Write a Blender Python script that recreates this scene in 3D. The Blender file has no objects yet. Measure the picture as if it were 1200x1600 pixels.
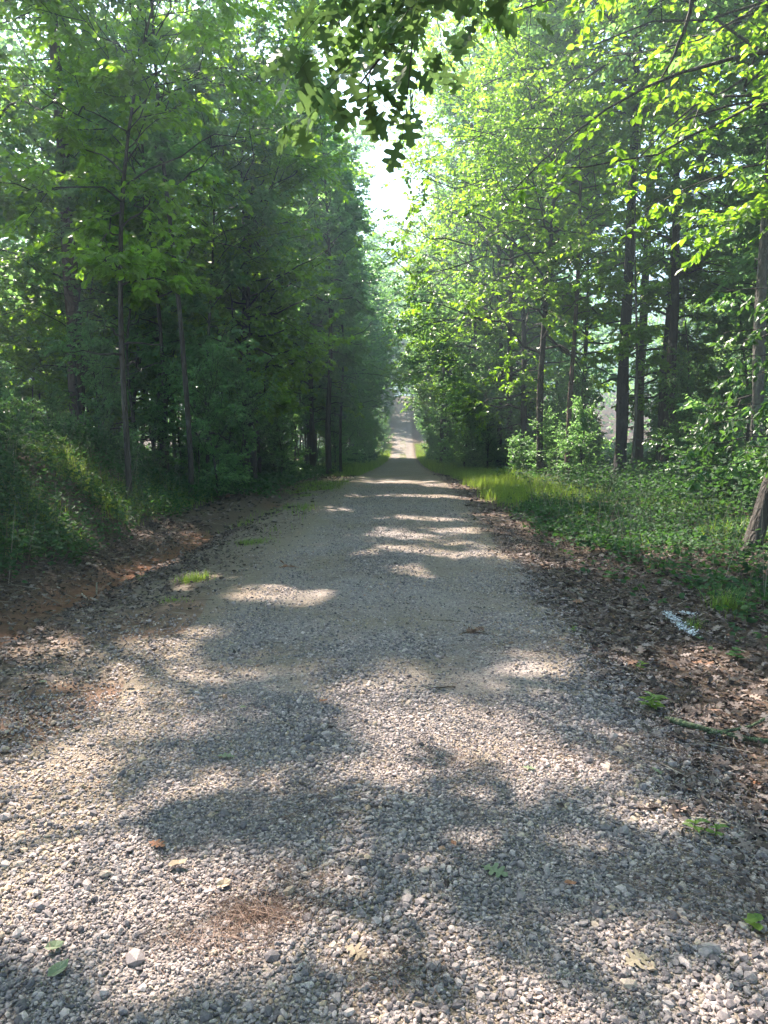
import bpy, math, random
import numpy as np

# ============================================================ camera, world, sun, exposure
S = bpy.context.scene
COL = S.collection
R = math.radians
PITCH, YAW, FPX, EYE = 6.77, 1.55, 1180.0, 1.6
cd = bpy.data.cameras.new('camera'); cam = bpy.data.objects.new('camera', cd); COL.objects.link(cam)
cam.location = (0, 0, EYE); cam.rotation_euler = (R(90 - PITCH), 0, R(YAW))
cd.sensor_fit = 'VERTICAL'; cd.sensor_height = 36; cd.lens = FPX / 1600 * 36
cd.clip_start = 0.05; cd.clip_end = 3000
S.camera = cam

SUN_AZ, SUN_EL = -38.0, 52.0            # degrees from +Y (negative = left of the road), degrees up
w = bpy.data.worlds.new('World'); S.world = w; w.use_nodes = True
wn = w.node_tree.nodes; wl = w.node_tree.links
bg = wn['Background']; sky = wn.new('ShaderNodeTexSky'); sky.sky_type = 'NISHITA'
sky.sun_disc = False; sky.sun_elevation = R(SUN_EL); sky.sun_rotation = R(SUN_AZ)
sky.air_density = 1.2; sky.dust_density = .8; sky.ozone_density = 1.0
wl.new(sky.outputs[0], bg.inputs[0]); bg.inputs[1].default_value = 0.10
SUNV = np.array([math.sin(R(SUN_AZ)) * math.cos(R(SUN_EL)), math.cos(R(SUN_AZ)) * math.cos(R(SUN_EL)), math.sin(R(SUN_EL))])
ld = bpy.data.lights.new('sun', 'SUN'); ld.energy = 5.0; ld.angle = R(0.53); ld.color = (1.0, 0.87, 0.76)
sun = bpy.data.objects.new('sun', ld); COL.objects.link(sun)
from mathutils import Vector
sun.rotation_euler = Vector(SUNV).to_track_quat('Z', 'Y').to_euler()

S.view_settings.view_transform = 'Standard'; S.view_settings.look = 'None'
S.view_settings.gamma = 1.0; S.view_settings.exposure = 2.58
S.render.engine = 'CYCLES'
cy = S.cycles
cy.max_bounces = 9; cy.diffuse_bounces = 7; cy.glossy_bounces = 2; cy.transmission_bounces = 5
cy.volume_bounces = 0; cy.transparent_max_bounces = 4
cy.caustics_reflective = False; cy.caustics_refractive = False
cy.sample_clamp_indirect = 4.0
cy.use_adaptive_sampling = True; cy.adaptive_threshold = 0.01
cy.use_denoising = True
try:
    cy.denoiser = 'OPENIMAGEDENOISE'; cy.denoising_input_passes = 'RGB_ALBEDO_NORMAL'; cy.denoising_prefilter = 'ACCURATE'
except Exception:
    pass

# ============================================================ helpers
def noise2(x, y, sc, seed=0):
    x = np.asarray(x, float) / sc + seed * 17.31; y = np.asarray(y, float) / sc - seed * 9.17
    xi = np.floor(x).astype(np.int64); yi = np.floor(y).astype(np.int64)
    fx = x - xi; fy = y - yi; fx = fx * fx * (3 - 2 * fx); fy = fy * fy * (3 - 2 * fy)
    def h(a, b):
        n = (a * 374761393 + b * 668265263 + seed * 982451653) & 0xffffffff
        n = ((n ^ (n >> 13)) * 1274126177) & 0xffffffff
        n = (n ^ (n >> 16)) & 0xffff
        return n / 65535.0
    return (h(xi, yi) * (1 - fx) + h(xi + 1, yi) * fx) * (1 - fy) + (h(xi, yi + 1) * (1 - fx) + h(xi + 1, yi + 1) * fx) * fy
def fbm(x, y, sc, seed=0, o=3):
    s = 0; a = 1; t = 0
    for i in range(o):
        s = s + a * noise2(x, y, sc / 2 ** i, seed + i); t += a; a *= .5
    return s / t
def sst(a, b, x):
    t = np.clip((np.asarray(x, float) - a) / (b - a), 0, 1); return t * t * (3 - 2 * t)
def norm(v):
    return v / np.maximum(np.linalg.norm(v, axis=-1, keepdims=True), 1e-9)

class Geo:
    """collects faces of several sizes with one value per vertex"""
    def __init__(s): s.v = []; s.f = {}; s.a = []; s.n = 0
    def add(s, v, f, a=None):
        v = np.asarray(v, np.float32).reshape(-1, 3); f = np.asarray(f, np.int64)
        if len(v) == 0: return
        s.f.setdefault(f.shape[1], []).append(f + s.n); s.v.append(v)
        s.a.append(np.zeros(len(v), np.float32) if a is None else np.broadcast_to(np.asarray(a, np.float32), (len(v),)))
        s.n += len(v)
    def mesh(s, name, mat, smooth=False):
        me = bpy.data.meshes.new(name)
        if s.n == 0: return me
        V = np.concatenate(s.v); A = np.concatenate(s.a)
        loops = []; tot = []
        for k, fl in s.f.items():
            F = np.concatenate(fl); loops.append(F.ravel()); tot.append(np.full(len(F), k, np.int32))
        L = np.concatenate(loops).astype(np.int32); T = np.concatenate(tot)
        st = np.zeros(len(T), np.int32); st[1:] = np.cumsum(T)[:-1]
        me.vertices.add(len(V)); me.vertices.foreach_set('co', V.ravel())
        me.loops.add(len(L)); me.loops.foreach_set('vertex_index', L)
        me.polygons.add(len(T)); me.polygons.foreach_set('loop_start', st); me.polygons.foreach_set('loop_total', T)
        me.polygons.foreach_set('use_smooth', np.full(len(T), smooth, bool))
        me.attributes.new('rnd', 'FLOAT', 'POINT').data.foreach_set('value', A)
        me.update(calc_edges=True)
        if mat: me.materials.append(mat)
        return me

def link(name, data, parent=None, loc=None):
    o = bpy.data.objects.new(name, data); COL.objects.link(o)
    if parent: o.parent = parent
    if loc is not None: o.location = loc
    return o
def tag(o, label=None, cat=None, group=None, kind=None):
    if label: o['label'] = label
    if cat: o['category'] = cat
    if group: o['group'] = group
    if kind: o['kind'] = kind
    return o
def empty(name, loc, rz=0):
    o = link(name, None, loc=loc); o.rotation_euler[2] = rz; o.empty_display_size = .2; return o
def copy_thing(root, loc, rz, sc=1.0):
    r = root.copy(); COL.objects.link(r); r.location = loc; r.rotation_euler = (0, 0, rz); r.scale = (sc, sc, sc)
    for ch in list(root.children):
        c = ch.copy(); COL.objects.link(c); c.parent = r
    return r

def tubes(P, Rd, k):
    """P (M,n,3) polylines, Rd (M,n) radii -> verts, quads"""
    P = np.asarray(P, float); Rd = np.asarray(Rd, float); M, n, _ = P.shape
    T = norm(np.gradient(P, axis=1))
    ref = np.where(np.abs(T[:, :1, 2:3]) > .8, np.array([1., .1, 0]), np.array([0, .1, 1.]))
    N = norm(np.cross(T, np.broadcast_to(ref, T.shape))); B = np.cross(T, N)
    a = np.arange(k) * 2 * math.pi / k
    V = P[:, :, None, :] + Rd[:, :, None, None] * (np.cos(a)[None, None, :, None] * N[:, :, None, :] + np.sin(a)[None, None, :, None] * B[:, :, None, :])
    i = np.arange(M)[:, None, None] * n * k + np.arange(n - 1)[None, :, None] * k
    j = np.arange(k)[None, None, :]; j2 = (j + 1) % k
    F = np.stack([i + j, i + j2, i + k + j2, i + k + j], -1).reshape(-1, 4)
    return V.reshape(-1, 3), F

def leaf_faces(pos, d, nr, ln, tv, tf, wid=1.0, rnd=None, geo=None, rg=None):
    """one little mesh (template tv: along, side, up) per leaf"""
    tv = np.asarray(tv, float); d = norm(d); side = norm(np.cross(nr, d)); up = np.cross(d, side)
    n = len(pos); m = len(tv)
    if n == 0: return
    ln = np.broadcast_to(ln, (n,)); wid = np.broadcast_to(wid, (n,))
    V = (pos[:, None, :] + ln[:, None, None] * (tv[None, :, 0:1] * d[:, None, :] + wid[:, None, None] * tv[None, :, 1:2] * side[:, None, :] + tv[None, :, 2:3] * up[:, None, :]))
    off = (np.arange(n) * m)[:, None, None]
    for fs in tf:
        pass
    sizes = {}
    for f in tf: sizes.setdefault(len(f), []).append(f)
    A = np.repeat(rnd if rnd is not None else np.zeros(n), m)
    base = geo.n
    first = True
    for k, fl in sizes.items():
        F = (np.array(fl)[None] + off).reshape(-1, k)
        if first: geo.add(V.reshape(-1, 3), F, A); first = False
        else: geo.f.setdefault(k, []).append(F + base)

T_DIA = ([(0, 0, 0), (.42, .30, .07), (1, 0, -.10), (.42, -.30, .07)], [(0, 1, 2), (0, 2, 3)])
T_HEX = ([(0, 0, 0), (.25, .24, .05), (.62, .25, .04), (1, 0, -.13), (.62, -.25, .04), (.25, -.24, .05)], [(0, 1, 2, 3), (0, 3, 4, 5)])
_oak = [(.0, .015), (.12, .03), (.18, .14), (.26, .16), (.30, .07), (.36, .08), (.40, .27), (.50, .33), (.54, .24), (.53, .10), (.60, .09), (.66, .25), (.76, .30), (.79, .20), (.76, .08), (.86, .10), (.93, .13), (1.0, .0)]
def lobed(half, fold=.12, droop=.12):
    v = []; n = len(half)
    for s in (1, -1):
        for (a, b) in half[:-1]: v.append((a, s * b, fold * b - droop * a * a))
    mid = [(a, 0, -droop * a * a) for (a, b) in half[::3]] ; tipi = len(v); v.append((half[-1][0], 0, -droop))
    b0 = len(v); v.append((0, 0, 0))
    h = n - 1
    # fans of quads between outline and midrib points
    mids = []
    for (a, b) in half[:-1]:
        mids.append(len(v)); v.append((a, 0, -droop * a * a))
    f = []
    for s in (0, 1):
        o = s * h
        for i in range(h - 1):
            q = (mids[i], o + i, o + i + 1, mids[i + 1]); f.append(q if s else q[::-1])
        q = (mids[h - 1], o + h - 1, tipi); f.append(q if s else q[::-1])
    return v, f
T_OAK = lobed(_oak)
_maple = [(.0, .02), (.10, .10), (.06, .34), (.22, .30), (.30, .52), (.42, .34), (.50, .20), (.58, .16), (.70, .22), (.78, .12), (1.0, 0)]
T_MAPLE = lobed(_maple, .1, .1)

# ============================================================ terrain
_ry = np.arange(-60, 900, 1.0)
_rz = np.interp(_ry, [-60, 0, 14, 25, 40, 54, 75, 95, 112, 130, 150, 172, 190, 230, 320, 900], [0.3, 0, 0, -.22, -.95, -1.55, -2.25, -2.6, -1.5, .9, 3.7, 6.8, 8.0, 9.5, 12, 20])
_rz = np.convolve(np.pad(_rz, 6, 'edge'), np.hanning(15)[1:-1] / np.hanning(15)[1:-1].sum(), 'valid')
CX = -0.2
def road_z(y): return np.interp(y, _ry, _rz)
def clay_mask(x, y):
    c = -3.28 + .28 * (noise2(y, y * 0, 2.5, 3) - .5) - .25 * sst(7, 3, y) + .08 * np.clip(y - 8, 0, 6)
    return np.exp(-((x - c) / .30) ** 2) * sst(3.5, 5.5, y) * sst(24, 15, y)
def gz(x, y):
    x = np.asarray(x, float); y = np.asarray(y, float)
    z = road_z(y)
    off = x - CX
    bank = (0.10 + 1.12 * sst(18.5, 13.5, y + 1.2 * (noise2(x, y, 2, 5) - .5))) * sst(-3.65, -5.7, x + .05 * np.clip(y - 9, 0, 9) + .35 * (noise2(x, y, 1.3, 9) - .5)) * (1 - .35 * sst(-6, -11, x))
    z = z + bank - .13 * clay_mask(x, y) - .05 * sst(-1.5, -2.6, x) + .02 * np.exp(-(off / 1.0) ** 2)
    z = z + .25 * sst(3.0, 8, x) - .05 * np.exp(-((x - 1.9) / .5) ** 2) + .5 * sst(20, 60, y) * sst(2.5, 9, np.abs(off))
    rough = sst(1.3, 2.6, np.abs(off))
    z = z + rough * (.10 * (fbm(x, y, 1.6, 11) - .5) + .04 * (noise2(x, y, .35, 12) - .5)) + .5 * sst(5, 25, np.abs(off)) * (fbm(x, y, 14, 20) - .4)
    z = z + (1 - rough) * (.03 * (fbm(x, y, 1.1, 31) - .5) - .025 * np.exp(-((np.abs(off) - .75) / .25) ** 2) * sst(3, 8, y))
    return z
_th = R(PITCH); _ya = R(YAW)
def ray(u, v):
    cx, cyv = (u - 600) / FPX, -(v - 800) / FPX
    fx, fy, fz = 0.0, math.cos(_th), -math.sin(_th)
    ux, uy, uz = 0.0, math.sin(_th), math.cos(_th)
    d = np.array([cx, fy + cyv * uy, fz + cyv * uz])
    return np.array([d[0] * math.cos(_ya) - d[1] * math.sin(_ya), d[0] * math.sin(_ya) + d[1] * math.cos(_ya), d[2]])
def at(u, v):
    """where a photo position meets the ground"""
    d = ray(u, v); t = 1.0
    while t < 300:
        p = np.array([0, 0, EYE]) + d * t
        if p[2] <= gz(p[0], p[1]): break
        t += .02 + t * .004
    return float(p[0]), float(p[1]), float(gz(p[0], p[1]))
def at_d(u, v, y):
    d = ray(u, v); t = y / d[1]; return np.array([d[0] * t, y, EYE + d[2] * t])

# road shape
def gravel_density(x, y):
    n = .45 * (fbm(x, y, .9, 41) - .5)
    r = sst(1.75, 1.1, x + n)
    l = sst(-2.2, -1.3, x + n) * (1 - .78 * sst(-.8, -1.4, x + n) * sst(2.3, 3.0, y) * sst(.30, .55, noise2(x, y, .9, 62))) + .30 * sst(-3.1, -2.4, x) * sst(1.5, 3, y) * sst(7.5, 5.0, y)
    return np.clip(r * np.clip(l, 0, 1), 0, 1)
def tracks(x, y):
    o = x - CX + .10 * (noise2(y, y * 0, 3.0, 45) - .5)
    return np.exp(-((np.abs(o) - .62) / .22) ** 2)
def litter_density(x, y):
    n = .5 * (fbm(x, y, .8, 51) - .5)
    r = sst(1.05, 1.55, x + n)
    l = .75 * sst(-2.0, -2.9, x + n) + .25 * sst(-1.5, -2.1, x)
    return np.clip(r + l * (1 - .75 * clay_mask(x, y)), 0, 1)

# ============================================================ materials
def new_mat(name):
    m = bpy.data.materials.new(name); m.use_nodes = True; nt = m.node_tree
    return m, nt, nt.nodes, nt.links, nt.nodes['Principled BSDF']
def ramp(n, stops):
    r = n.new('ShaderNodeValToRGB'); cr = r.color_ramp
    while len(cr.elements) < len(stops): cr.elements.new(.5)
    for e, (p, c) in zip(cr.elements, stops): e.position = p; e.color = (*c, 1)
    return r
def attr(n, name):
    a = n.new('ShaderNodeAttribute'); a.attribute_name = name; return a
def mixc(n, l, fac, a, b, mode='MIX'):
    m = n.new('ShaderNodeMix'); m.data_type = 'RGBA'; m.blend_type = mode
    for s, v in ((0, fac), (6, a), (7, b)):
        if hasattr(v, 'links'): l.new(v, m.inputs[s])
        elif s == 0: m.inputs[0].default_value = v
        else: m.inputs[s].default_value = (*v, 1)
    return m.outputs[2]
def nz(n, l, sc, det=3, rough=.6, vec=None, stretch=None):
    t = n.new('ShaderNodeTexNoise'); t.inputs['Scale'].default_value = sc; t.inputs['Detail'].default_value = det; t.inputs['Roughness'].default_value = rough
    co = n.new('ShaderNodeTexCoord')
    if stretch:
        mp = n.new('ShaderNodeMapping'); mp.inputs['Scale'].default_value = stretch; l.new(co.outputs['Object'], mp.inputs[0]); l.new(mp.outputs[0], t.inputs[0])
    else: l.new(co.outputs['Object'], t.inputs[0])
    return t.outputs[0]

def leaf_mat(name, dark, mid, light, tr, trans=.42, rough=.42, objvar=.5, spec=.55):
    m, nt, n, l, p = new_mat(name)
    a = attr(n, 'rnd'); rp = ramp(n, [(0, dark), (.55, mid), (1, light)]); l.new(a.outputs['Fac'], rp.inputs[0])
    oi = n.new('ShaderNodeObjectInfo')
    hs = n.new('ShaderNodeHueSaturation'); l.new(rp.outputs[0], hs.inputs['Color'])
    mr = n.new('ShaderNodeMapRange'); l.new(oi.outputs['Random'], mr.inputs[0]); mr.inputs[3].default_value = 1 - .3 * objvar; mr.inputs[4].default_value = 1 + .35 * objvar
    l.new(mr.outputs[0], hs.inputs['Value'])
    mr2 = n.new('ShaderNodeMapRange'); l.new(oi.outputs['Random'], mr2.inputs[0]); mr2.inputs[3].default_value = .5 + .02 * objvar; mr2.inputs[4].default_value = .5 - .02 * objvar
    l.new(mr2.outputs[0], hs.inputs['Hue'])
    l.new(hs.outputs[0], p.inputs['Base Color']); p.inputs['Roughness'].default_value = rough
    p.inputs['Specular IOR Level'].default_value = spec
    t = n.new('ShaderNodeBsdfTranslucent')
    tc = mixc(n, l, a.outputs['Fac'], tuple(c * .75 for c in tr), tuple(min(1, c * 1.35) for c in tr))
    l.new(tc, t.inputs[0])
    mx = n.new('ShaderNodeMixShader'); mx.inputs[0].default_value = trans
    l.new(p.outputs[0], mx.inputs[1]); l.new(t.outputs[0], mx.inputs[2]); l.new(mx.outputs[0], n['Material Output'].inputs[0])
    return m
M = {}
M['leaf'] = leaf_mat('broad_leaf', (.038, .095, .045), (.070, .155, .070), (.12, .22, .085), (.28, .54, .13), .45, .36)
M['leafy'] = leaf_mat('yellow_green_leaf', (.045, .095, .015), (.080, .155, .022), (.13, .22, .03), (.32, .58, .03), .48, .36)
M['leafdark'] = leaf_mat('dark_leaf', (.022, .060, .020), (.038, .095, .030), (.065, .130, .040), (.14, .30, .045), .35, .36)
M['needle'] = leaf_mat('pine_needle', (.030, .075, .030), (.05, .11, .04), (.08, .15, .05), (.15, .30, .06), .3)
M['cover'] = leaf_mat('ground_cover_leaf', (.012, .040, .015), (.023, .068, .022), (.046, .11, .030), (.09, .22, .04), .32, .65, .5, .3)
M['grass'] = leaf_mat('grass_blade', (.045, .10, .02), (.085, .17, .03), (.15, .23, .055), (.32, .46, .05), .45, .5)
M['oakleaf'] = leaf_mat('oak_leaf', (.05, .11, .035), (.075, .15, .045), (.10, .18, .05), (.17, .29, .08), .36, .45)

def bark_mat(name, c1, c2, c3, lich=0.0, sc=1.0):
    m, nt, n, l, p = new_mat(name)
    a = nz(n, l, 9 * sc, 6, .7, stretch=(1, 1, .16)); b = nz(n, l, 2.2, 4, .6)
    rp = ramp(n, [(.30, c1), (.52, c2), (.75, c3)]); l.new(a, rp.inputs[0])
    c = rp.outputs[0]
    if lich:
        r2 = ramp(n, [(.56, (0, 0, 0)), (.66, (lich, lich, lich))]); l.new(b, r2.inputs[0])
        c = mixc(n, l, r2.outputs[0], c, (.20, .24, .17))
    l.new(c, p.inputs['Base Color']); p.inputs['Roughness'].default_value = .9
    v = n.new('ShaderNodeTexVoronoi'); v.inputs['Scale'].default_value = 14 * sc; v.feature = 'DISTANCE_TO_EDGE'
    co = n.new('ShaderNodeTexCoord'); mp = n.new('ShaderNodeMapping'); mp.inputs['Scale'].default_value = (1, 1, .22)
    nn = n.new('ShaderNodeTexNoise'); nn.inputs['Scale'].default_value = 6
    l.new(co.outputs['Object'], nn.inputs[0]); ad = n.new('ShaderNodeVectorMath'); ad.operation = 'MULTIPLY_ADD'
    l.new(nn.outputs['Color'], ad.inputs[0]); ad.inputs[1].default_value = (.15, .15, .15); l.new(co.outputs['Object'], ad.inputs[2])
    l.new(ad.outputs[0], mp.inputs[0]); l.new(mp.outputs[0], v.inputs[0])
    mm = n.new('ShaderNodeMath'); mm.operation = 'MULTIPLY_ADD'; l.new(v.outputs[0], mm.inputs[0]); mm.inputs[1].default_value = 2.0; l.new(a, mm.inputs[2])
    bp = n.new('ShaderNodeBump'); bp.inputs['Strength'].default_value = .9; bp.inputs['Distance'].default_value = .03
    l.new(mm.outputs[0], bp.inputs['Height']); l.new(bp.outputs[0], p.inputs['Normal'])
    return m
M['bark'] = bark_mat('dark_bark', (.018, .015, .013), (.045, .038, .032), (.095, .083, .070), .35)
M['barkblack'] = bark_mat('blackish_bark', (.008, .007, .007), (.020, .018, .017), (.050, .045, .040), .15)
M['barkgrey'] = bark_mat('grey_bark', (.035, .032, .028), (.085, .080, .070), (.16, .15, .135), .5)
M['barkpine'] = bark_mat('pine_bark', (.030, .022, .019), (.095, .067, .055), (.18, .135, .115), .0, .7)
M['stick'] = bark_mat('dead_wood', (.10, .08, .06), (.22, .18, .14), (.36, .31, .25), .3, 3)
M['palewood'] = bark_mat('pale_wood', (.35, .30, .22), (.52, .46, .36), (.62, .57, .47), 0, 4)
M['mosswood'] = bark_mat('mossy_wood', (.05, .07, .03), (.09, .13, .06), (.22, .20, .14), .4, 3)

def ground_mat():
    m, nt, n, l, p = new_mat('forest_floor')
    big = nz(n, l, .5, 4); fine = nz(n, l, 55, 6, .75); med = nz(n, l, 7, 5, .65)
    lit = ramp(n, [(.25, (.035, .025, .018)), (.45, (.085, .060, .045)), (.62, (.15, .105, .08)), (.8, (.24, .18, .14))]); l.new(fine, lit.inputs[0])
    soil = ramp(n, [(.3, (.13, .105, .08)), (.5, (.19, .155, .12)), (.7, (.27, .22, .17))]); l.new(med, soil.inputs[0])
    ac = attr(n, 'clay'); ad = attr(n, 'dirt')
    c = mixc(n, l, ad.outputs['Fac'], lit.outputs[0], soil.outputs[0])
    clay = ramp(n, [(.3, (.13, .058, .032)), (.7, (.24, .115, .068))]); l.new(med, clay.inputs[0])
    c = mixc(n, l, ac.outputs['Fac'], c, clay.outputs[0])
    l.new(c, p.inputs['Base Color']); p.inputs['Roughness'].default_value = .95; p.inputs['Specular IOR Level'].default_value = .2
    bp = n.new('ShaderNodeBump'); bp.inputs['Strength'].default_value = .8; bp.inputs['Distance'].default_value = .02
    l.new(fine, bp.inputs['Height']); l.new(bp.outputs[0], p.inputs['Normal'])
    return m
def road_mat():
    m, nt, n, l, p = new_mat('gravel_road')
    v = n.new('ShaderNodeTexVoronoi'); v.inputs['Scale'].default_value = 85
    co = n.new('ShaderNodeTexCoord'); l.new(co.outputs['Object'], v.inputs[0])
    sep = n.new('ShaderNodeSeparateColor'); l.new(v.outputs['Color'], sep.inputs[0])
    st = ramp(n, [(0, (.120, .105, .110)), (.4, (.190, .168, .170)), (.7, (.265, .232, .228)), (.9, (.33, .285, .25)), (1, (.42, .38, .36))]); l.new(sep.outputs[0], st.inputs[0])
    big = nz(n, l, .8, 5, .6); fine = nz(n, l, 90, 4, .7)
    du = ramp(n, [(.3, (.13, .105, .078)), (.7, (.26, .21, .155))]); l.new(fine, du.inputs[0])
    ad = attr(n, 'dirt')
    th = ramp(n, [(.40, (.2, .2, .2)), (.60, (.9, .9, .9))]); l.new(big, th.inputs[0])
    fm = n.new('ShaderNodeMath'); fm.operation = 'MAXIMUM'; l.new(th.outputs[0], fm.inputs[0]); l.new(ad.outputs['Fac'], fm.inputs[1])
    c = mixc(n, l, fm.outputs[0], st.outputs[0], du.outputs[0])
    l.new(c, p.inputs['Base Color']); p.inputs['Roughness'].default_value = .9; p.inputs['Specular IOR Level'].default_value = .25
    bp = n.new('ShaderNodeBump'); bp.inputs['Strength'].default_value = .9; bp.inputs['Distance'].default_value = .012; bp.invert = True
    l.new(v.outputs['Distance'], bp.inputs['Height']); l.new(bp.outputs[0], p.inputs['Normal'])
    return m
def rnd_mat(name, stops, rough=.85, bump=0, trans=0, spec=.3):
    m, nt, n, l, p = new_mat(name)
    a = attr(n, 'rnd'); rp = ramp(n, stops); l.new(a.outputs['Fac'], rp.inputs[0])
    f = nz(n, l, 130, 4, .7); fr = ramp(n, [(.3, (.7, .7, .7)), (.7, (1.2, 1.2, 1.2))]); l.new(f, fr.inputs[0])
    c = mixc(n, l, .8, rp.outputs[0], fr.outputs[0], 'MULTIPLY')
    l.new(c, p.inputs['Base Color']); p.inputs['Roughness'].default_value = rough; p.inputs['Specular IOR Level'].default_value = spec
    if bump:
        bp = n.new('ShaderNodeBump'); bp.inputs['Strength'].default_value = bump; bp.inputs['Distance'].default_value = .003
        l.new(f, bp.inputs['Height']); l.new(bp.outputs[0], p.inputs['Normal'])
    return m
M['ground'] = ground_mat(); M['road'] = road_mat()
M['stone'] = rnd_mat('gravel_stone', [(0, (.095, .085, .090)), (.25, (.170, .150, .152)), (.5, (.250, .215, .207)), (.72, (.335, .282, .262)), (.86, (.44, .375, .345)), (.92, (.34, .27, .20)), (.97, (.38, .29, .20)), (1, (.28, .18, .12))], .75, .4)
M['dead'] = rnd_mat('dead_leaf', [(0, (.024, .018, .016)), (.3, (.055, .040, .035)), (.55, (.10, .074, .064)), (.80, (.16, .125, .11)), (.95, (.25, .20, .18)), (1, (.19, .10, .06))], .75)
M['pneedle'] = rnd_mat('dry_pine_needle', [(0, (.06, .035, .028)), (.5, (.14, .085, .062)), (1, (.27, .18, .13))], .7)
M['twig'] = rnd_mat('dry_twig', [(0, (.07, .05, .04)), (.5, (.17, .13, .10)), (1, (.38, .33, .27))], .85)
M['paint'] = rnd_mat('white_paint', [(0, (.55, .58, .62)), (1, (.80, .82, .85))], .6)
M['freshleaf'] = leaf_mat('fallen_green_leaf', (.11, .15, .08), (.15, .19, .11), (.20, .24, .15), (.2, .3, .06), .25, .6, 0)
M['tanleaf'] = rnd_mat('tan_leaf', [(0, (.20, .15, .10)), (.5, (.28, .22, .15)), (1, (.35, .29, .20))], .7)
M['rustleaf'] = rnd_mat('rust_leaf', [(0, (.20, .09, .05)), (1, (.32, .15, .08))], .7)
M['darkleaf'] = rnd_mat('brown_leaf', [(0, (.06, .035, .022)), (.5, (.12, .07, .045)), (1, (.20, .12, .08))], .7)

# ============================================================ ground and road sheets
def axis(segs):
    out = [segs[0][0]]
    for (a, b, st) in segs:
        k = max(1, int(round((b - a) / st))); out += list(a + (b - a) * np.arange(1, k + 1) / k)
    return np.array(out)
xs = axis([(-420, -120, 30), (-120, -40, 5), (-40, -12, 1), (-12, -6, .25), (-6, 5.5, .085), (5.5, 12, .3), (12, 40, 1), (40, 120, 5), (120, 420, 30)])
ys = axis([(-60, -4, 4), (-4, 1, .4), (1, 14, .09), (14, 30, .2), (30, 60, .5), (60, 200, 1.2), (200, 320, 6), (320, 860, 30)])
def sheet(name, xs, ys, zoff, mat, attrs):
    X, Y = np.meshgrid(xs, ys); Z = gz(X, Y) + zoff
    g = Geo(); nx, ny = len(xs), len(ys)
    i = (np.arange(ny - 1)[:, None] * nx + np.arange(nx - 1)[None]).ravel()
    g.add(np.stack([X, Y, Z], -1), np.stack([i, i + 1, i + nx + 1, i + nx], -1))
    me = g.mesh(name, mat, True)
    for k, f in attrs.items(): me.attributes.new(k, 'FLOAT', 'POINT').data.foreach_set('value', f(X, Y).ravel().astype(np.float32))
    return link(name, me)
tag(sheet('ground', xs, ys, 0, M['ground'], {
    'clay': lambda X, Y: np.clip(1.15 * clay_mask(X, Y) * sst(.35, .7, noise2(X, Y, .8, 61) + .22 - .045 * np.clip(Y - 7.5, 0, 20)) * (.6 + .4 * noise2(X, Y, .15, 63)), 0, 1) + .55 * sst(-3.2, -2, X) * sst(-.6, -1.6, X) * sst(9, 5, Y) * sst(.4, .7, noise2(X, Y, .9, 62)),
    'dirt': lambda X, Y: np.clip(sst(-3.2, -2.4, X) * sst(1.4, 1.0, X) * .85 + .0, 0, 1)}), kind='structure')
def road_sheet():
    yy = axis([(-20, 1, .5), (1, 20, .12), (20, 60, .4), (60, 192, 1.0)]); s = np.linspace(-1, 1, 41)
    hwL = 1.55 + .28 * (fbm(yy, yy * 0, 1.6, 71) - .5) + .5 * sst(4.2, 2.5, yy); hwR = 1.45 + .28 * (fbm(yy, yy * 0 + 9, 1.6, 72) - .5)
    hw = np.where(s[None] < 0, hwL[:, None], hwR[:, None])
    X = CX + s[None] * hw + .10 * (np.abs(s)[None] > .9) * (noise2(yy, yy * 0, .35, 73)[:, None] - .5); Y = np.repeat(yy[:, None], len(s), 1); Z = gz(X, Y) + .006 + np.where(np.abs(s)[None] > .98, -.012, 0)
    g = Geo(); nx, ny = len(s), len(yy); i = (np.arange(ny - 1)[:, None] * nx + np.arange(nx - 1)[None]).ravel()
    g.add(np.stack([X, Y, Z], -1), np.stack([i, i + 1, i + nx + 1, i + nx], -1))
    me = g.mesh('road', M['road'], True)
    d = np.clip(sst(.55, .95, np.abs(s))[None] + .0 * Y + .55 * np.exp(-((s[None] * hw) / .28) ** 2) * sst(60, 80, Y) + .6 * sst(150, 185, Y), 0, 1)
    me.attributes.new('dirt', 'FLOAT', 'POINT').data.foreach_set('value', d.ravel().astype(np.float32))
    return link('road', me)
tag(road_sheet(), kind='structure')

# ============================================================ scatter stuff
rg = np.random.default_rng(11)
def scatter(n, x0, x1, y0, y1, dens, pw=1.0):
    x = rg.uniform(x0, x1, n); y = y0 + (y1 - y0) * rg.uniform(0, 1, n) ** pw
    k = rg.uniform(0, 1, n) < dens(x, y); k &= np.abs(x) < .62 * y + 2.8
    return x[k], y[k]
def rot_basis(n, tilt=math.pi):
    """random right-handed frames"""
    q = rg.normal(size=(n, 4)); q /= np.linalg.norm(q, axis=1)[:, None]; a, b, c, d = q.T
    return np.stack([np.stack([a*a+b*b-c*c-d*d, 2*(b*c-a*d), 2*(b*d+a*c)], -1), np.stack([2*(b*c+a*d), a*a-b*b+c*c-d*d, 2*(c*d-a*b)], -1), np.stack([2*(b*d-a*c), 2*(c*d+a*b), a*a-b*b-c*c+d*d], -1)], 1)
ph = (1 + 5 ** .5) / 2
ICO = norm(np.array([(-1, ph, 0), (1, ph, 0), (-1, -ph, 0), (1, -ph, 0), (0, -1, ph), (0, 1, ph), (0, -1, -ph), (0, 1, -ph), (ph, 0, -1), (ph, 0, 1), (-ph, 0, -1), (-ph, 0, 1)], float))
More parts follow.
